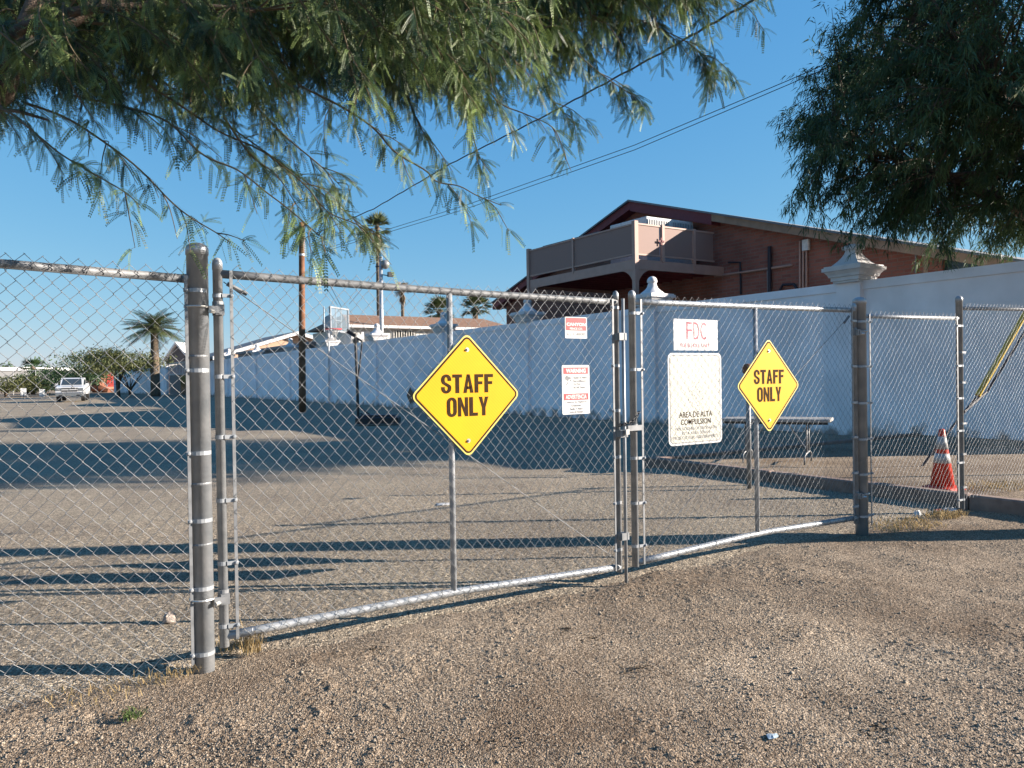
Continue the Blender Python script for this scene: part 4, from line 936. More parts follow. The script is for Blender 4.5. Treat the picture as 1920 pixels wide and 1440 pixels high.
# ================================================================ BASKETBALL HOOP
hb = gnd(672, 796); HD = (hb-CAM).dot(f0)
H = thing('basketball_hoop', 'portable basketball hoop with clear backboard facing left and a black base', 'basketball hoop', (hb.x, hb.y, 0))
def hp(px, py, d=0): return at(px, py, HD+d)
b = MB(); b.tube([hp(672,795), hp(669,700), hp(666,625)], .055, 8); b.build('pole', M['black'], H)
b = MB(); 
b.tube([hp(666,628), hp(651,618)], .04, 6); b.tube([hp(679,640), hp(650,622)], .04, 6); b.tube([hp(679,640), hp(674,690), hp(671,705)], .03, 6); b.build('support_arms', M['black'], H)
b0 = hp(674, 796); dx = r0
Mb = Matrix(((r0.x, f0.x, 0, b0.x), (r0.y, f0.y, 0, b0.y), (0,0,1,0), (0,0,0,1)))
b = MB(); b.bbox((-.1, -.35, .0), (1.42, .45, .26), .06, Mb); b.bbox((.05, -.3, .26), (1.3, .4, .32), .04, Mb); b.build('base', M['black'], H)
b = MB(); b.tube([hp(676,775), hp(705,790)], .025, 6); b.tube([hp(676,765), hp(700,782)], .025, 6); b.build('brace', M['black'], H)
# backboard, seen obliquely
c0 = hp(620, 577, -.5); c1 = hp(652, 567, .6); hh = c0.z-hp(620, 619, -.5).z
uu = (c1-c0); uu.z = 0; L_ = uu.length; uu.normalize(); nn = Vector((uu.y, -uu.x, 0))
Mk = Matrix(((uu.x, -nn.x, 0, c0.x), (uu.y, -nn.y, 0, c0.y), (0,0,1,c0.z-hh), (0,0,0,1)))
b = MB(); b.box((0, 0, 0), (L_, .03, hh), Mk); bbd = b.build('backboard', M['acrylic_clear'], H)
b = MB()
for q_ in (((-.05,-.02,-.05),(0,.05,hh+.05)), ((L_,-.02,-.05),(L_+.05,.05,hh+.05)), ((0,-.02,hh),(L_,.05,hh+.05)), ((0,-.02,-.05),(L_,.05,0)), ((L_*.32,.031,0),(L_*.36,.06,hh)), ((L_*.64,.031,0),(L_*.68,.06,hh)), ((L_*.36,.031,hh*.45),(L_*.64,.06,hh*.49))): b.box(*q_, Mk)
b.build('backboard_frame', M['galvd'], bbd)
rc = hp(628, 617, -.35); b = MB(); b.tube([(rc.x+.23*math.cos(t)-.12, rc.y+.23*math.sin(t), rc.z) for t in [k*.393 for k in range(17)]], .014, 6)
b.tube([rc, hp(640,617)], .03, 6); b.build('rim', M['red'], H)
V = MB()
for k in range(12):
    t = k*math.pi/6
    for s_ in (1, -1): V.tube([(rc.x-.12+.23*math.cos(t)*f, rc.y+.23*math.sin(t)*f, rc.z-.42*j/3) for j, (f) in enumerate((1, .85, .68, .6))] if s_ == 1 else [(rc.x-.12+.23*f*math.cos(t+.26*j), rc.y+.23*f*math.sin(t+.26*j), rc.z-.42*j/3) for j, f in enumerate((1, .85, .68, .6))], .008, 4)
V.build('net', M['refl'], H)
sd_ = atv(616, 50); DS = thing('satellite_dish', 'pale round satellite dish on a mast beside the basketball backboard', 'satellite dish', (sd_.x, sd_.y, 0))
b = MB(); b.tube([(sd_.x, sd_.y, 0), at(616, 606, 50)], .05, 8); b.build('mast', M['galvd'], DS)
c = at(617, 603, 50); b = MB(); b.lathe([(.02,-.08),(.28,-.04),(.42,.06),(.44,.08),(.40,.075),(.26,-.01),(.02,-.05)], (0,0,0), 18)
R_ = Matrix.Translation(c) @ Vector((-.75,-.6,.35)).to_track_quat('Z', 'Y').to_matrix().to_4x4(); b.v = [tuple(R_ @ Vector(p)) for p in b.v]; b.build('dish', M['refl'], DS, True)
b = MB(); b.tube([at(607,575,49.5), at(608,622,49.5)], .04, 6); tag(b.build('antenna_mast', M['galvd']), 'thin bare antenna mast left of the backboard', 'mast')

# ================================================================ FOLDING TABLE
TZ = .76; ta = at(1352, 779.5, 13.4); tb_ = at(1556, 789, 12.6)
ta.z = tb_.z = 0; tc = (ta+tb_)/2; ud = (tb_-ta).normalized(); LT = (tb_-ta).length; vd = Vector((-ud.y, ud.x, 0))
TB = thing('folding_table', 'long grey folding table with thin bent steel legs standing on the raised bed', 'table', tuple(tc)); 
Mt = Matrix(((ud.x, vd.x, 0, tc.x), (ud.y, vd.y, 0, tc.y), (0,0,1,.055), (0,0,0,1)))
b = MB(); b.bbox((-LT/2, -.03, TZ-.05), (LT/2, .73, TZ), .012, Mt); b.build('tabletop', M['tabletop'], TB)
b = MB(); b.box((-LT/2+.03, 0, TZ-.09), (LT/2-.03, .02, TZ-.051), Mt); b.box((-LT/2+.03, .66, TZ-.09), (LT/2-.03, .68, TZ-.051), Mt); b.build('apron', M['black'], TB)
for s_ in (-1, 1):
    x = s_*(LT/2-.38); b = MB()
    for dy in (.18, .52): b.tube([Mt @ Vector((x, dy, TZ-.09)), Mt @ Vector((x, dy, .17))], .013, 6)
    b.tube([Mt @ Vector(p) for p in ((x-.02,.02,.0),(x-.02,.03,.14),(x,.08,.18),(x,.62,.18),(x+.02,.67,.14),(x+.02,.68,0))], .014, 8); b.build('leg', M['band'], TB, True)
    b = MB(); b.tube([Mt @ Vector((x, .35, .2)), Mt @ Vector((x-s_*.32, .35, TZ-.09))], .01, 6); b.build('brace', M['galvd'], TB)

# ================================================================ TRAFFIC CONE
cb_ = gnd(1767, 917, .055); K = thing('traffic_cone', 'faded orange traffic cone with two white collars behind the narrow fence bay', 'traffic cone', tuple(cb_))
x, y, z = cb_
def rr_(t): return .145*(1-t)+.032*t
HC = .78
b = MB(); b.bbox((x-.21, y-.21, z), (x+.21, y+.21, z+.035), .03); b.lathe([(.19, z+.035), (.165, z+.05)], (x, y, 0), 20); b.build('base', M['orange'], K)
b = MB(); b.lathe([(rr_(0), z+.05), (rr_(.98), z+HC-.015), (rr_(1)*.8, z+HC)], (x, y, 0), 24); bd = b.build('body', M['orange'], K, True)
for t0_, t1_ in ((.40, .57), (.645, .87)):
    b = MB(); b.lathe([(rr_(t0_)+.003, z+.05+(HC-.05)*t0_), (rr_(t1_)+.003, z+.05+(HC-.05)*t1_)], (x, y, 0), 24); b.build('collar', M['refl'], bd, True)

# ================================================================ PICKUP
tc = gnd(138, 752); TR = thing('pickup_truck', 'white pickup truck parked far across the lot, facing the camera', 'truck', (tc.x, tc.y, 0), math.radians(-32.5+180+24), local=True)
TR.scale = (1.12, 1.12, 1.12)
# local: front toward +Y
def tp(poly, x0, x1, name, m, par=TR):      # side profile (y,z) extruded along x
    b = MB(); n = len(poly); b.add([(x0, y, z) for y, z in poly]+[(x1, y, z) for y, z in poly], [tuple(range(n)), tuple(range(2*n-1, n-1, -1))]+[(k, k+n, (k+1) % n+n, (k+1) % n) for k in range(n)]); return b.build(name, m, par)
tp([(2.55,.55),(2.65,.75),(2.6,1.0),(2.45,1.12),(1.3,1.25),(1.0,1.27),(-.95,1.27),(-2.7,1.27),(-2.7,.55)], -.97, .97, 'body', M['paint'])
tp([(1.15,1.25),(.45,1.80),(.2,1.87),(-.8,1.87),(-1.0,1.75),(-1.1,1.25)], -.80, .80, 'cab', M['paint'])
b = MB(); b.add([(-.72,1.12,1.30),(.72,1.12,1.30),(.64,.50,1.79),(-.64,.50,1.79)], [(0,1,2,3)]); b.build('windscreen', M['glass'], TR)
for s_ in (-1, 1): 
    b = MB(); b.add([(s_*.812,.85,1.30),(s_*.812,-.85,1.30),(s_*.812,-.75,1.75),(s_*.812,.35,1.75)], [(0,1,2,3)]); b.build('side_window', M['glass'], TR)
    b = MB(); b.box((s_*.97-(.0 if s_ > 0 else .22), .75, 1.2), (s_*.97+(.22 if s_ > 0 else 0), .85, 1.42)); b.build('mirror', M['paint'], TR)
    b = MB(); b.box((s_*.75-.19, 2.56, .83), (s_*.75+.19, 2.66, 1.05)); b.build('headlight', M['chrome'], TR)
    b = MB(); b.box((s_*.6-.12, 2.71, .42), (s_*.6+.12, 2.75, .52)); b.build('fog_light', M['black'], TR)
    for yy in (1.65, -1.75):
        b = MB(); b.tube([(s_*.98, yy, .40), (s_*.72, yy, .40)], .40, 20); wh = b.build('wheel', M['tyre'], TR); b = MB(); b.tube([(s_*1.0, yy, .40), (s_*.9, yy, .40)], .24, 14); b.build('rim', M['chrome'], wh)
b = MB(); b.box((-.55, 2.60, .78), (.55, 2.67, 1.06)); gr = b.build('grille', M['black'], TR); b = MB(); b.box((-.55, 2.672, .89), (.55, 2.70, .95)); b.box((-.6, 2.6, 1.06), (.6, 2.69, 1.12)); b.build('grille_bar', M['paint'], gr)
b = MB(); b.bbox((-.98, 2.5, .42), (.98, 2.72, .72), .05); b.build('bumper', M['chrome'], TR)

# ================================================================ FOLIAGE TOOLS
def pinna_template(n, wl=.11, ll=.0, curved=True):
    """feather leaf on x 0..1: n pairs of leaflets; returns (m,2) uv-like points: t along, s across, as quads"""
    P_ = []
    for i in range(n):
        t = .06+.92*i/(n-1); L = wl*(1-.55*abs(t-.42)**1.3)
        for s_ in (-1, 1):
            a = (t, 0); b_ = (t-.004, s_*L*.6); c_ = (t+.03, s_*L); d_ = (t+.052, s_*L*.55)
            P_ += [a, b_, c_, d_]
    # rachis
    P_ += [(0, -.006), (1, -.003), (1, .003), (0, .006)]
    return np.array(P_)
def leaves_mesh(name, base, dirs, lens, mat_, parent, tmpl, sag=.35, seed=1):
    """base (n,3), dirs (n,3) unit, lens (n,)"""
    rng = np.random.default_rng(seed); n = len(base); t = tmpl[:, 0]; s_ = tmpl[:, 1]
    rnd = rng.normal(size=(n, 3)); side = np.cross(dirs, rnd); side /= np.linalg.norm(side, axis=1)[:, None]+1e-9
    nrm = np.cross(side, dirs)
    P_ = base[:, None, :]+dirs[:, None, :]*(t[None, :, None]*lens[:, None, None])
    P_ = P_+side[:, None, :]*(s_[None, :, None]*lens[:, None, None])
    P_ = P_+nrm[:, None, :]*((t**2)[None, :, None]*lens[:, None, None]*rng.uniform(-.25, .25, n)[:, None, None])
    P_[..., 2] -= (t**2)[None, :]*lens[:, None]*sag
    V = P_.reshape(-1, 3); Q = np.arange(len(V)).reshape(-1, 4)
    return npmesh(name, V, Q, mat_, parent)
def smooth_path(pts, n):
    """Catmull-Rom resample"""
    pts = [Vector(p) for p in pts]; P_ = [pts[0]*2-pts[1]]+pts+[pts[-1]*2-pts[-2]]; out = []
    m = len(pts)-1
    for k in range(n+1):
        u = k/n*m; i = min(int(u), m-1); t = u-i; a, b, c, d = P_[i:i+4]
        out.append(.5*((2*b)+(c-a)*t+(2*a-5*b+4*c-d)*t*t+(3*b-a-3*c+d)*t*t*t))
    return out
rs = random.Random(11)
def rv(s=1): return Vector((rs.gauss(0, s), rs.gauss(0, s), rs.gauss(0, s)))

# ================================================================ OVERHANGING MESQUITE
TBX = at(-330, 900, 5.0); TBX.z = 0
MQ = thing('mesquite_tree', 'overhanging mesquite tree with feathery drooping leaves filling the top left', 'tree', tuple(TBX))
fork = at(-190, 420, 4.9)
lb = MB(); trunk_pts = smooth_path([TBX-Vector((0,0,.1)), TBX+Vector((.1,.05,.9)), fork], 8); lb.tube(trunk_pts, [.19-.06*k/8 for k in range(9)], 14); lb.build('trunk', M['bark'], MQ, True)
big = []
def limb(pts, r0_, r1_, n=14):
    q = smooth_path(pts, n); q = [p+rv(.012) if 0 < i < n else p for i, p in enumerate(q)]
    b = MB(); b.tube(q, [r0_+(r1_-r0_)*k/n for k in range(n+1)], 9); b.build('limb', M['bark'], MQ, True); big.append((q, r0_, r1_))
limb([fork, at(-60,260,4.5), at(8,150,4.4), at(45,60,4.5), at(110,-60,4.7), at(260,-210,5.0)], .085, .04)
limb([fork, at(-60,140,4.3), at(30,60,4.3), at(140,25,4.3), at(300,10,4.4), at(480,20,4.5)], .042, .014)
limb([fork, at(-60,215,4.2), at(20,208,4.1), at(90,225,4.05)], .022, .006, 8)
limb([at(45,60,4.5), at(200,10,4.6), at(420,-30,4.9), at(640,10,5.1), at(820,60,5.2)], .05, .014)
limb([at(110,-60,4.7), at(380,-160,5.2), at(700,-150,5.6), at(950,-60,5.8), at(1130,40,5.8)], .05, .012)
limb([at(110,-60,4.7), at(300,-100,4.0), at(560,-90,3.7), at(760,-10,3.7)], .04, .012)
limb([at(260,-210,5.0), at(600,-330,5.8), at(1000,-260,6.4), at(1230,-90,6.6)], .04, .012)
limb([at(260,-210,5.0), at(500,-420,5.2), at(900,-520,5.5)], .04, .015)
bases, dirs, lens = [], [], []
tw = MB()
def add_leaf(p, d, L):
    """bipinnate leaf: two to four pinnae on a short stalk"""
    d = (d+Vector((0,0,-.55))+rv(.4)).normalized(); k = p+d*L*.22
    tw.tube([p, k], .0009, 3, cap=False)
    for j in range(rs.choice((2, 2, 2, 4))):
        dd = (d+rv(.45)+Vector((0,0,-.15))).normalized(); bases.append(k[:]); dirs.append(dd[:]); lens.append(L*rs.uniform(.75, 1.15))
def branchlet(pts, r, dens=1.0, sub=True, L=.105, tip_only=0):
    q = smooth_path(pts, max(6, len(pts)*4)); n = len(q)-1
    tw.tube(q, [r*(1-.75*k/n)+.0008 for k in range(n+1)], 5, cap=False)
    tot = sum((q[i+1]-q[i]).length for i in range(n)); 
    for i in range(n):
        seg = q[i+1]-q[i]; f = i/n
        if f < tip_only: continue
        m = seg.length*dens*30
        for _ in range(int(m)+(rs.random() < m % 1)):
            p = q[i]+seg*rs.random(); add_leaf(p, (seg.normalized()*.6+rv(.5)), L*rs.uniform(.8, 1.2))
        if sub and rs.random() < seg.length*dens*7:
            p = q[i]+seg*rs.random(); d = (seg.normalized()+rv(.55)+Vector((0,0,-.25))).normalized(); l = rs.uniform(.10, .30)
            branchlet([p, p+d*l*.5+rv(.01), p+d*l+Vector((0,0,-l*.18))], r*.5, dens*1.05, False, L)
def vis(pts, depth, d2=None, r=.006, dens=1.0):
    m = len(pts); d2 = d2 or depth
    branchlet([at(x, y, depth+(d2-depth)*i/(m-1)) for i, (x, y) in enumerate(pts)], r, dens)
vis([(-80,190),(4,206),(37,225),(109,285),(169,322),(240,364),(262,390)], 4.0, 3.8, dens=.85)
vis([(40,190),(124,221),(195,266),(259,315),(322,379),(360,409),(405,436),(432,455)], 4.1, 3.7, dens=.6)
vis([(140,180),(240,202),(315,229),(379,289),(446,319),(499,360),(544,394),(585,430),(605,445)], 4.2, 3.7, dens=.9)
vis([(280,160),(345,202),(412,247),(480,277),(525,307),(574,349),(615,397),(675,424),(709,461)], 4.6, 4.3, dens=.9)
vis([(560,160),(640,200),(700,240),(741,285),(797,319),(820,341),(861,349),(895,367),(940,385)], 4.4, 4.2, dens=.9)
vis([(760,100),(887,150),(940,195),(985,214),(1037,240),(1060,290)], 5.2, 5.0, dens=1.0)
vis([(900,0),(1019,38),(1075,94),(1131,142),(1187,180),(1206,200)], 5.6, 5.4, dens=1.5)
vis([(1000,-40),(1150,19),(1225,49),(1281,75),(1319,105),(1356,150)], 5.8, 5.6, dens=1.3)
vis([(1160,-60),(1281,-3),(1319,12),(1345,45)], 5.7, dens=1.4)
vis([(1240,-60),(1340,-15),(1400,12)], 5.9, dens=1.1)
vis([(850,80),(869,150),(880,210),(895,285),(921,326)], 5.0, dens=.9)
vis([(740,100),(756,150),(775,210),(805,270),(812,300)], 5.0, dens=.9)
vis([(960,60),(1010,120),(1030,180),(1070,226)], 5.4, dens=1.1)
vis([(480,200),(540,260),(600,310),(640,350)], 4.7, dens=1.1); vis([(420,220),(470,290),(520,330),(560,390)], 4.4, dens=1.0)
vis([(0,60),(60,110),(100,150),(120,190)], 3.9, dens=.8); vis([(300,150),(420,230),(560,330),(650,400),(700,440)], 5.3, dens=.9)
BP = [(-300,120),(0,150),(100,165),(250,175),(400,165),(520,175),(600,140),(680,130),(760,165),(860,155),(920,120),(1000,100),(1100,70),(1200,30),(1300,-25),(1400,-60),(1500,-150)]
def bnd(x): return float(np.interp(x, [a for a, _ in BP], [b for _, b in BP]))
allpts = [(p, r0_+(r1_-r0_)*i/len(q)) for q, r0_, r1_ in big for i, p in enumerate(q)]
for i in range(620):
    ex = rs.uniform(-160, 1300); ey = bnd(ex)-(abs(rs.gauss(0, 1))*110)
    dp = rs.uniform(3.8, 8.2)
    if i > 380: ex = rs.uniform(-120, 1120); ey = bnd(ex)-15-rs.random()*200; dp = rs.uniform(5.2, 8.8)
    if ex > 1000: dp = rs.uniform(5, 7.4)
    tip = at(ex, ey, dp); cands = sorted(allpts, key=lambda c: (c[0]-(tip+Vector((0,0,.35))-RT*.5)).length)[:5]; root = rs.choice(cands)[0]
    l = (tip-root).length
    if l > 3.2: root = tip+(root-tip)*(3.2/l); l = 3.2
    mid = root.lerp(tip, .5)+Vector((0,0,.16*l))+rv(.05*l)
    branchlet([root, mid, tip+Vector((0,0,.04)), tip+RT*.10-Vector((0,0,.12))], .004+.003*rs.random(), .95, True, .10, tip_only=.15)
# upper crown, above the frame
for i in range(110):
    tip = at(rs.uniform(-500, 1500), rs.uniform(-1000, -250), rs.uniform(3.5, 8.5)); cands = sorted(allpts, key=lambda c: (c[0]-tip).length)[:5]; root = rs.choice(cands)[0]
    l = (tip-root).length
    branchlet([root, root.lerp(tip, .5)+Vector((0,0,.1*l)), tip], .012, .5, True, .13, tip_only=.3)
tw.build('twigs', M['twig'], MQ)
bases = np.array(bases); dirs = np.array(dirs); lens = np.array(lens)
print('pinnae', len(bases))
TP = pinna_template(13, .105)
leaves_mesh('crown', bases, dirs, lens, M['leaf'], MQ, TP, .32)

# ================================================================ RIGHT TREE
def blade_template(): return np.array([(0,0),(.3,-.075),(1,0),(.3,.075)], float)
def far_leaves(name, bases, dirs, lens, m, parent, wd=1.0):
    T_ = blade_template().copy(); T_[:, 1] *= wd
    return leaves_mesh(name, np.array(bases), np.array(dirs), np.array(lens), m, parent, T_, .3)
RTc = Vector((19.5, 8.3, 8.15)); RR = Vector((5.1, 5.0, 3.9))
rb = Vector((20.2, 6.6, 0))
R2 = thing('mesquite_tree', 'large dark mesquite tree hanging over the wall at the top right', 'tree', tuple(rb))
b = MB(); fk = Vector((20.1, 6.9, 3.6)); b.tube(smooth_path([rb-Vector((0,0,.1)), rb+Vector((-.15,.1,1.8)), fk], 8), [.36-.12*k/8 for k in range(9)], 12); b.build('trunk', M['bark'], R2, True)
nodes = []
rs.seed(5)
for i in range(11):
    a = i*2.39; tgt = RTc+Vector((math.cos(a)*RR.x*.62, math.sin(a)*RR.y*.62, RR.z*rs.uniform(-.25, .6)))
    if i == 0: tgt = at(1700, 330, 18.5)
    if i == 1: tgt = at(1560, 260, 19.5)
    q = smooth_path([fk, fk.lerp(tgt, .45)+Vector((0,0,.55))+rv(.25), tgt], 12); b = MB(); b.tube(q, [.15-.11*k/12 for k in range(13)], 8); b.build('limb', M['bark'], R2, True); nodes += q[3:]
B_, D_, L_ = [], [], []; tb = MB()
for i in range(1120):
    d = rv(1).normalized(); rad = rs.random()**.33
    if rs.random() < .5: rad = rs.uniform(.82, 1.06)
    wob = 1+.13*math.sin(4.1*math.atan2(d.y, d.x)+3*d.z)+.08*math.sin(7*d.z+2*d.x)
    tip = RTc+Vector((d.x*RR.x, d.y*RR.y, d.z*RR.z))*rad*wob
    if tip.z < 4.55 and rs.random() < .6: continue
    root = min(rs.sample(nodes, 24), key=lambda n_: (n_-tip).length); l = (tip-root).length
    mid = root.lerp(tip, .55)+Vector((0,0,.10*l))+rv(.06*l)
    q = smooth_path([root, mid, tip], 10); tb.tube(q, [.028*(1-k/10)+.005 for k in range(11)], 3, cap=False)
    for k in range(3, 11):
        p0 = q[k]
        for _ in range(2):
            dd = (q[k]-q[k-1]).normalized()+rv(.5)+Vector((0,0,-.3)); dd.normalize(); ll = rs.uniform(.25, .6); e = p0+dd*ll
            for m_ in range(11):
                p = p0.lerp(e, (m_+rs.random())/11)+rv(.03); v = (dd*.6+rv(.5)+Vector((0,0,-.45))).normalized(); B_.append(p[:]); D_.append(v[:]); L_.append(rs.uniform(.12, .24))
tb.build('twigs', M['bark'], R2); print('right leaves', len(B_))
far_leaves('crown', B_, D_, L_, M['leafd'], R2, .85)

# ================================================================ FAR TREES AND PALMS
def bush(name, label, c, R_, n, m, trunk_h, group=None, leaf=.3, stems=3, seed=1):
    rs.seed(seed); t = thing(name, label, 'tree' if 'tree' in name else 'bush', (c.x, c.y, 0), group=group); cc = Vector((c.x, c.y, trunk_h+R_[2]*.8))
    b = MB(); tips = []
    for k in range(stems+4):
        a = k*2.4; e = cc+Vector((math.cos(a)*R_[0]*.55, math.sin(a)*R_[1]*.55, rs.uniform(-.2, .4)*R_[2]))
        s0 = Vector((c.x+rs.uniform(-.1,.1), c.y, -.05)); q = smooth_path([s0, Vector((c.x, c.y, trunk_h*.5))+rv(.12), cc.lerp(e, .3)-Vector((0,0,R_[2]*.5)), e], 9); b.tube(q, [.11*(1-k2/10)+.02 for k2 in range(10)], 6)
    b.build('trunk', M['bark'], t, True)
    B2, D2, L2_ = [], [], []
    cl = []
    for i in range(60):
        d = rv(1).normalized(); r_ = rs.uniform(.45, 1.0); cl.append((cc+Vector((d.x*R_[0], d.y*R_[1], max(d.z, -.55)*R_[2]))*1*r_ if False else cc+Vector((d.x*R_[0]*r_, d.y*R_[1]*r_, max(d.z, -.6)*R_[2]*r_)), rs.uniform(.14, .3)))
    for i in range(n):
        q, s_ = rs.choice(cl); p = q+Vector((rs.gauss(0, s_*R_[0]*.75), rs.gauss(0, s_*R_[1]*.75), rs.gauss(0, s_*R_[2]*.7)))
        if p.z < trunk_h*.55: continue
        B2.append(p[:]); D2.append((rv(.6)+Vector((0,0,.1))).normalized()[:]); L2_.append(leaf*rs.uniform(.5, 1.2))
    far_leaves('crown', B2, D2, L2_, m, t, 2.4); return t
bush('mesquite_tree', 'broad olive green mesquite tree left of the date palm by the far white wall', atv(222, 88), (5.2, 4.4, 1.75), 7500, M['leafo'], 2.6, leaf=.34, seed=3)
bush('tree', 'darker loose tree merging into the left side of the broad olive mesquite', atv(165, 104), (4.6, 4, 2.3), 4200, M['leafd'], 1.5, leaf=.42, seed=4)
bush('tree', 'low hazy tree behind the parked pickup', atv(112, 120), (5.5, 4, 1.9), 3600, M['leafd'], .8, leaf=.45, seed=5)
bush('bush', 'pale green bush at the far left edge below the pale shed roof', atv(10, 100), (4.8, 4, 1.35), 3200, M['leafo'], .5, leaf=.4, seed=6)
bush('bush', 'rounded olive bush between the far left bush and the small fan palm', atv(52, 118), (3.2, 3, 1.0), 2200, M['leafo'], .5, leaf=.4, seed=7)
bush('bush', 'dull low bush directly left of the pickup bonnet', atv(88, 128), (3.6, 3, 1.1), 2000, M['leafd'], .4, leaf=.42, seed=17)
# bare dark tree by the far wall
rs.seed(9); c = atv(243, 92); DT = thing('bare_tree', 'small dark many stemmed tree leaning against the far white wall under the mesquite', 'tree', tuple(c))
b = MB()
for k in range(9):
    a = k*.7; e = c+Vector((math.cos(a)*1.8, math.sin(a)*1.4, rs.uniform(2.2, 3.4))); b.tube(smooth_path([c, c+Vector((math.cos(a)*.3, math.sin(a)*.3, 1.0)), e], 6), [.10*(1-j/7)+.015 for j in range(7)], 5)
b.build('trunk', M['bark'], DT, True)

def date_palm(name, label, c, H_, cr, nf, m, tr, seed=1, fan=False, skirt=0, group=None, droop=1.0, k_=1.0):
    rs.seed(seed); t = thing(name, label, 'palm', (c.x, c.y, 0), group=group)
    b = MB(); n = 16; prof = [(tr*(1.25-.35*k/n+(.05 if k % 2 else 0)), H_*k/n-.05) for k in range(n+1)]+[(tr*1.5, H_+.15), (tr*.5, H_+.5)]; b.lathe(prof, (c.x, c.y, 0), 10); b.build('trunk', M['ptrunk'], t, True)
    top = Vector((c.x, c.y, H_+.2)); V = []; Q = []
    def quad(a, b_, c_, d_): k = len(V); V.extend([a[:], b_[:], c_[:], d_[:]]); Q.append((k, k+1, k+2, k+3))
    for i in range(nf):
        az = i*2.399; el = math.radians(rs.uniform(-25, 80)); h = Vector((math.cos(az), math.sin(az), 0)); L = cr*rs.uniform(.85, 1.1)
        if not fan:
            pts = []
            for k in range(9): s_ = k/8; pts.append(top+h*(L*s_*math.cos(el*(1-.35*s_)))+Vector((0,0,L*s_*math.sin(el)*.9-L*.42*droop*s_*s_)))
            side = Vector((-h.y, h.x, 0))
            for k in range(8):
                sg = (pts[k+1]-pts[k]); quad(pts[k]+side*.02, pts[k]-side*.02, pts[k+1]-side*.015, pts[k+1]+side*.015)
                for j in range(3):
                    p = pts[k]+sg*(j/3); w_ = L*.17*math.sin(math.pi*min(1, .12+.86*(k+j/3)/8))
                    for s2 in (-1, 1):
                        e = p+side*s2*w_+sg.normalized()*w_*.9-Vector((0,0,w_*.35))+rv(.03*w_); quad(p, p+sg*.2, e, e-sg.normalized()*.03)
        else:
            st = top+h*(L*.45*math.cos(el))+Vector((0,0,L*.45*math.sin(el)-.05)); quad(top, top+Vector((0,0,.04)), st+Vector((0,0,.03)), st)
            ax = (st-top).normalized(); side = ax.cross(Vector((0,0,1))); side = side.normalized() if side.length > .1 else Vector((1,0,0)); nn = side.cross(ax)
            for j in range(11):
                a = math.radians(-75+15*j); dv = ax*math.cos(a)+side*math.sin(a)+nn*rs.uniform(-.15, .15); e = st+dv*L*.55*rs.uniform(.85, 1.1)-Vector((0,0,L*.16*rs.random()*droop)); w_ = L*.035; sd2 = dv.cross(nn)*w_
                quad(st, st+dv*L*.25+sd2, e, st+dv*L*.25-sd2)
    npmesh('crown', np.array(V), Q, m, t)
    if skirt:
        V = []; Q = []
        for i in range(60):
            az = rs.uniform(0, 6.28); h = Vector((math.cos(az), math.sin(az), 0)); z0 = H_-rs.uniform(-.1, skirt*.6); L = skirt*rs.uniform(.5, 1); p = Vector((c.x, c.y, z0)); e = p+h*L*rs.uniform(.15, .45)-Vector((0,0,L)); sd2 = Vector((-h.y, h.x, 0))*.07; m_ = p.lerp(e, .5)+h*.12; quad(p, m_+sd2, e, m_-sd2)
        npmesh('skirt', np.array(V), Q, M['palmd'], t)
    return t
dpc = atv(291, 88); date_palm('date_palm', 'stout date palm with a full feathery crown seen through the left fence', dpc, at(291, 618, 88).z, 3.5, 84, M['palm'], .42, 1, droop=.75)
c = atv(712, 62); date_palm('fan_palm', 'very tall skinny fan palm rising right of the wooden utility pole', c, at(712, 432, 62).z, 1.45, 34, M['palm'], .15, 2, fan=True, skirt=1.4, droop=.6)
c = atv(757, 92); date_palm('fan_palm', 'distant small fan palm with a thin trunk behind the middle of the cream building roof', c, at(757, 548, 92).z, 1.4, 26, M['palmd'], .2, 3, fan=True, skirt=1.2)
c = atv(827, 84); date_palm('fan_palm', 'bushy fan palm just left of the nearer gate upright behind the brown roof', c, at(827, 588, 84).z, 2.1, 44, M['palm'], .3, 4, fan=True, skirt=.8, droop=.7)
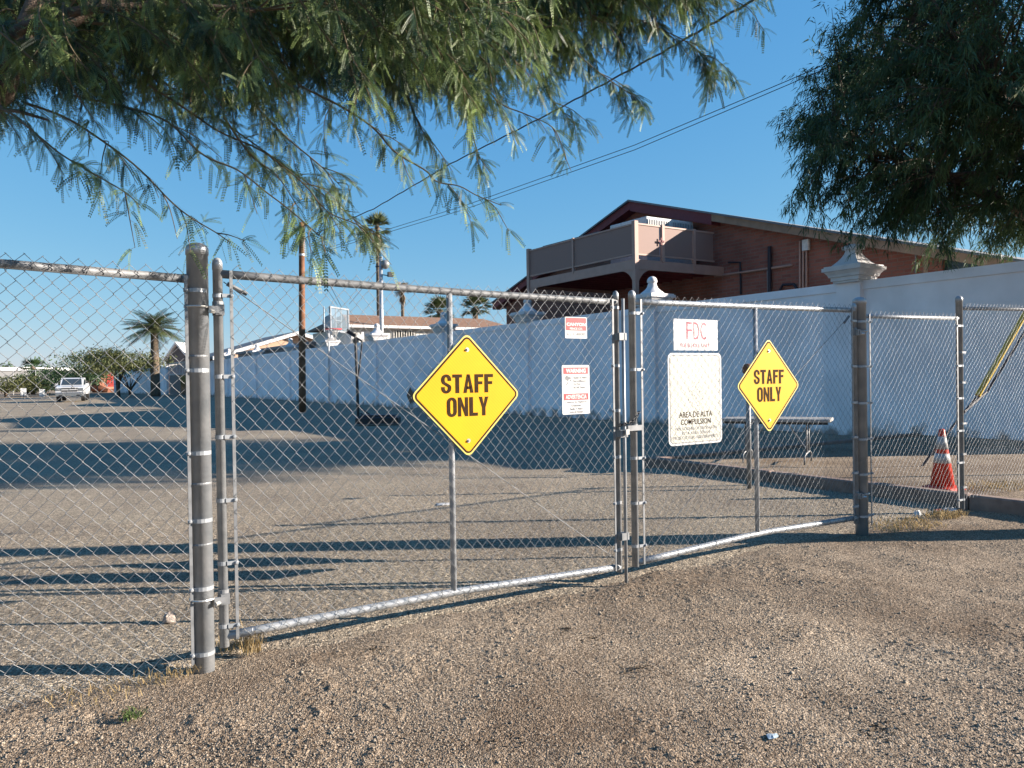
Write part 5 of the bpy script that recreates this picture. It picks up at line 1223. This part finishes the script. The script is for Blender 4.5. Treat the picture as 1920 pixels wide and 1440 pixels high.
c = atv(893, 80); date_palm('fan_palm', 'bushy fan palm at the right end of the brown roof, next to the brick building', c, at(893, 584, 80).z, 2.1, 44, M['palm'], .3, 5, fan=True, skirt=.8, droop=.7)
c = atv(62, 120); date_palm('fan_palm', 'small dark fan palm on the left horizon beyond the pickup', c, at(62, 692, 120).z, 2.2, 36, M['leafd'], .3, 6, fan=True, skirt=.8, droop=.7)
# far tree line and roadside things
struct_h = rs
b = []
rs.seed(21); B2, D2, L2_ = [], [], []
for i in range(9000):
    px_ = rs.uniform(-700, 330); d = rs.uniform(200, 260); p = atv(px_, d); hgt = 5.5+2.5*math.sin(px_*.031)+1.6*math.sin(px_*.09+1); z = rs.random()*hgt
    B2.append((p.x, p.y, z)); D2.append((rv(.6)).normalized()[:]); L2_.append(rs.uniform(.8, 1.6))
o = far_leaves('distant_trees', B2, D2, L2_, M['leafd'], None, 2.6); o['kind'] = 'stuff'
# background chain link fence line
fa = atv(-20, 112); fb_ = atv(218, 128); BF = thing('background_fence', 'thin pipe framed fence far behind the pickup', 'fence', tuple(fa))
b = MB(); b.tube([fa+Vector((0,0,3.6)), fb_+Vector((0,0,3.6))], .05, 5); b.build('top_rail', M['band'], BF)
for k in range(7): p = fa.lerp(fb_, k/6); b = MB(); b.tube([p, p+Vector((0,0,3.65))], .06, 6); b.build('fence_post', M['band'], BF)
# small roadside signs, far
for (px_, py_, lab) in ((44, 734, 'small white roadside sign left of the pickup, the one farther left'), (79, 736, 'small white upright marker close beside the pickup on its left')):
    p = at(px_, py_, 92); t = thing('roadside_marker', lab, 'sign', (p.x, p.y, 0)); b = MB(); b.lathe([(.04, 0), (.04, p.z)], (p.x, p.y, 0), 6); b.build('post', M['band'], t); b = MB(); b.box((p.x-.3, p.y-.03, max(p.z-.5, .05)), (p.x+.3, p.y-.041+.08, p.z+.4)); b.build('plate', M['white'], t)
# off-frame tree at the right: its trunk and limbs lay bars of shade over the lot

pt = Vector((11.06, 2.04, 0)); date_palm('palm_tree', 'thick trunked palm standing out of frame to the right, its trunk shading the lot', pt, 6.4, 2.6, 46, M['palm'], .19, 31, skirt=0)
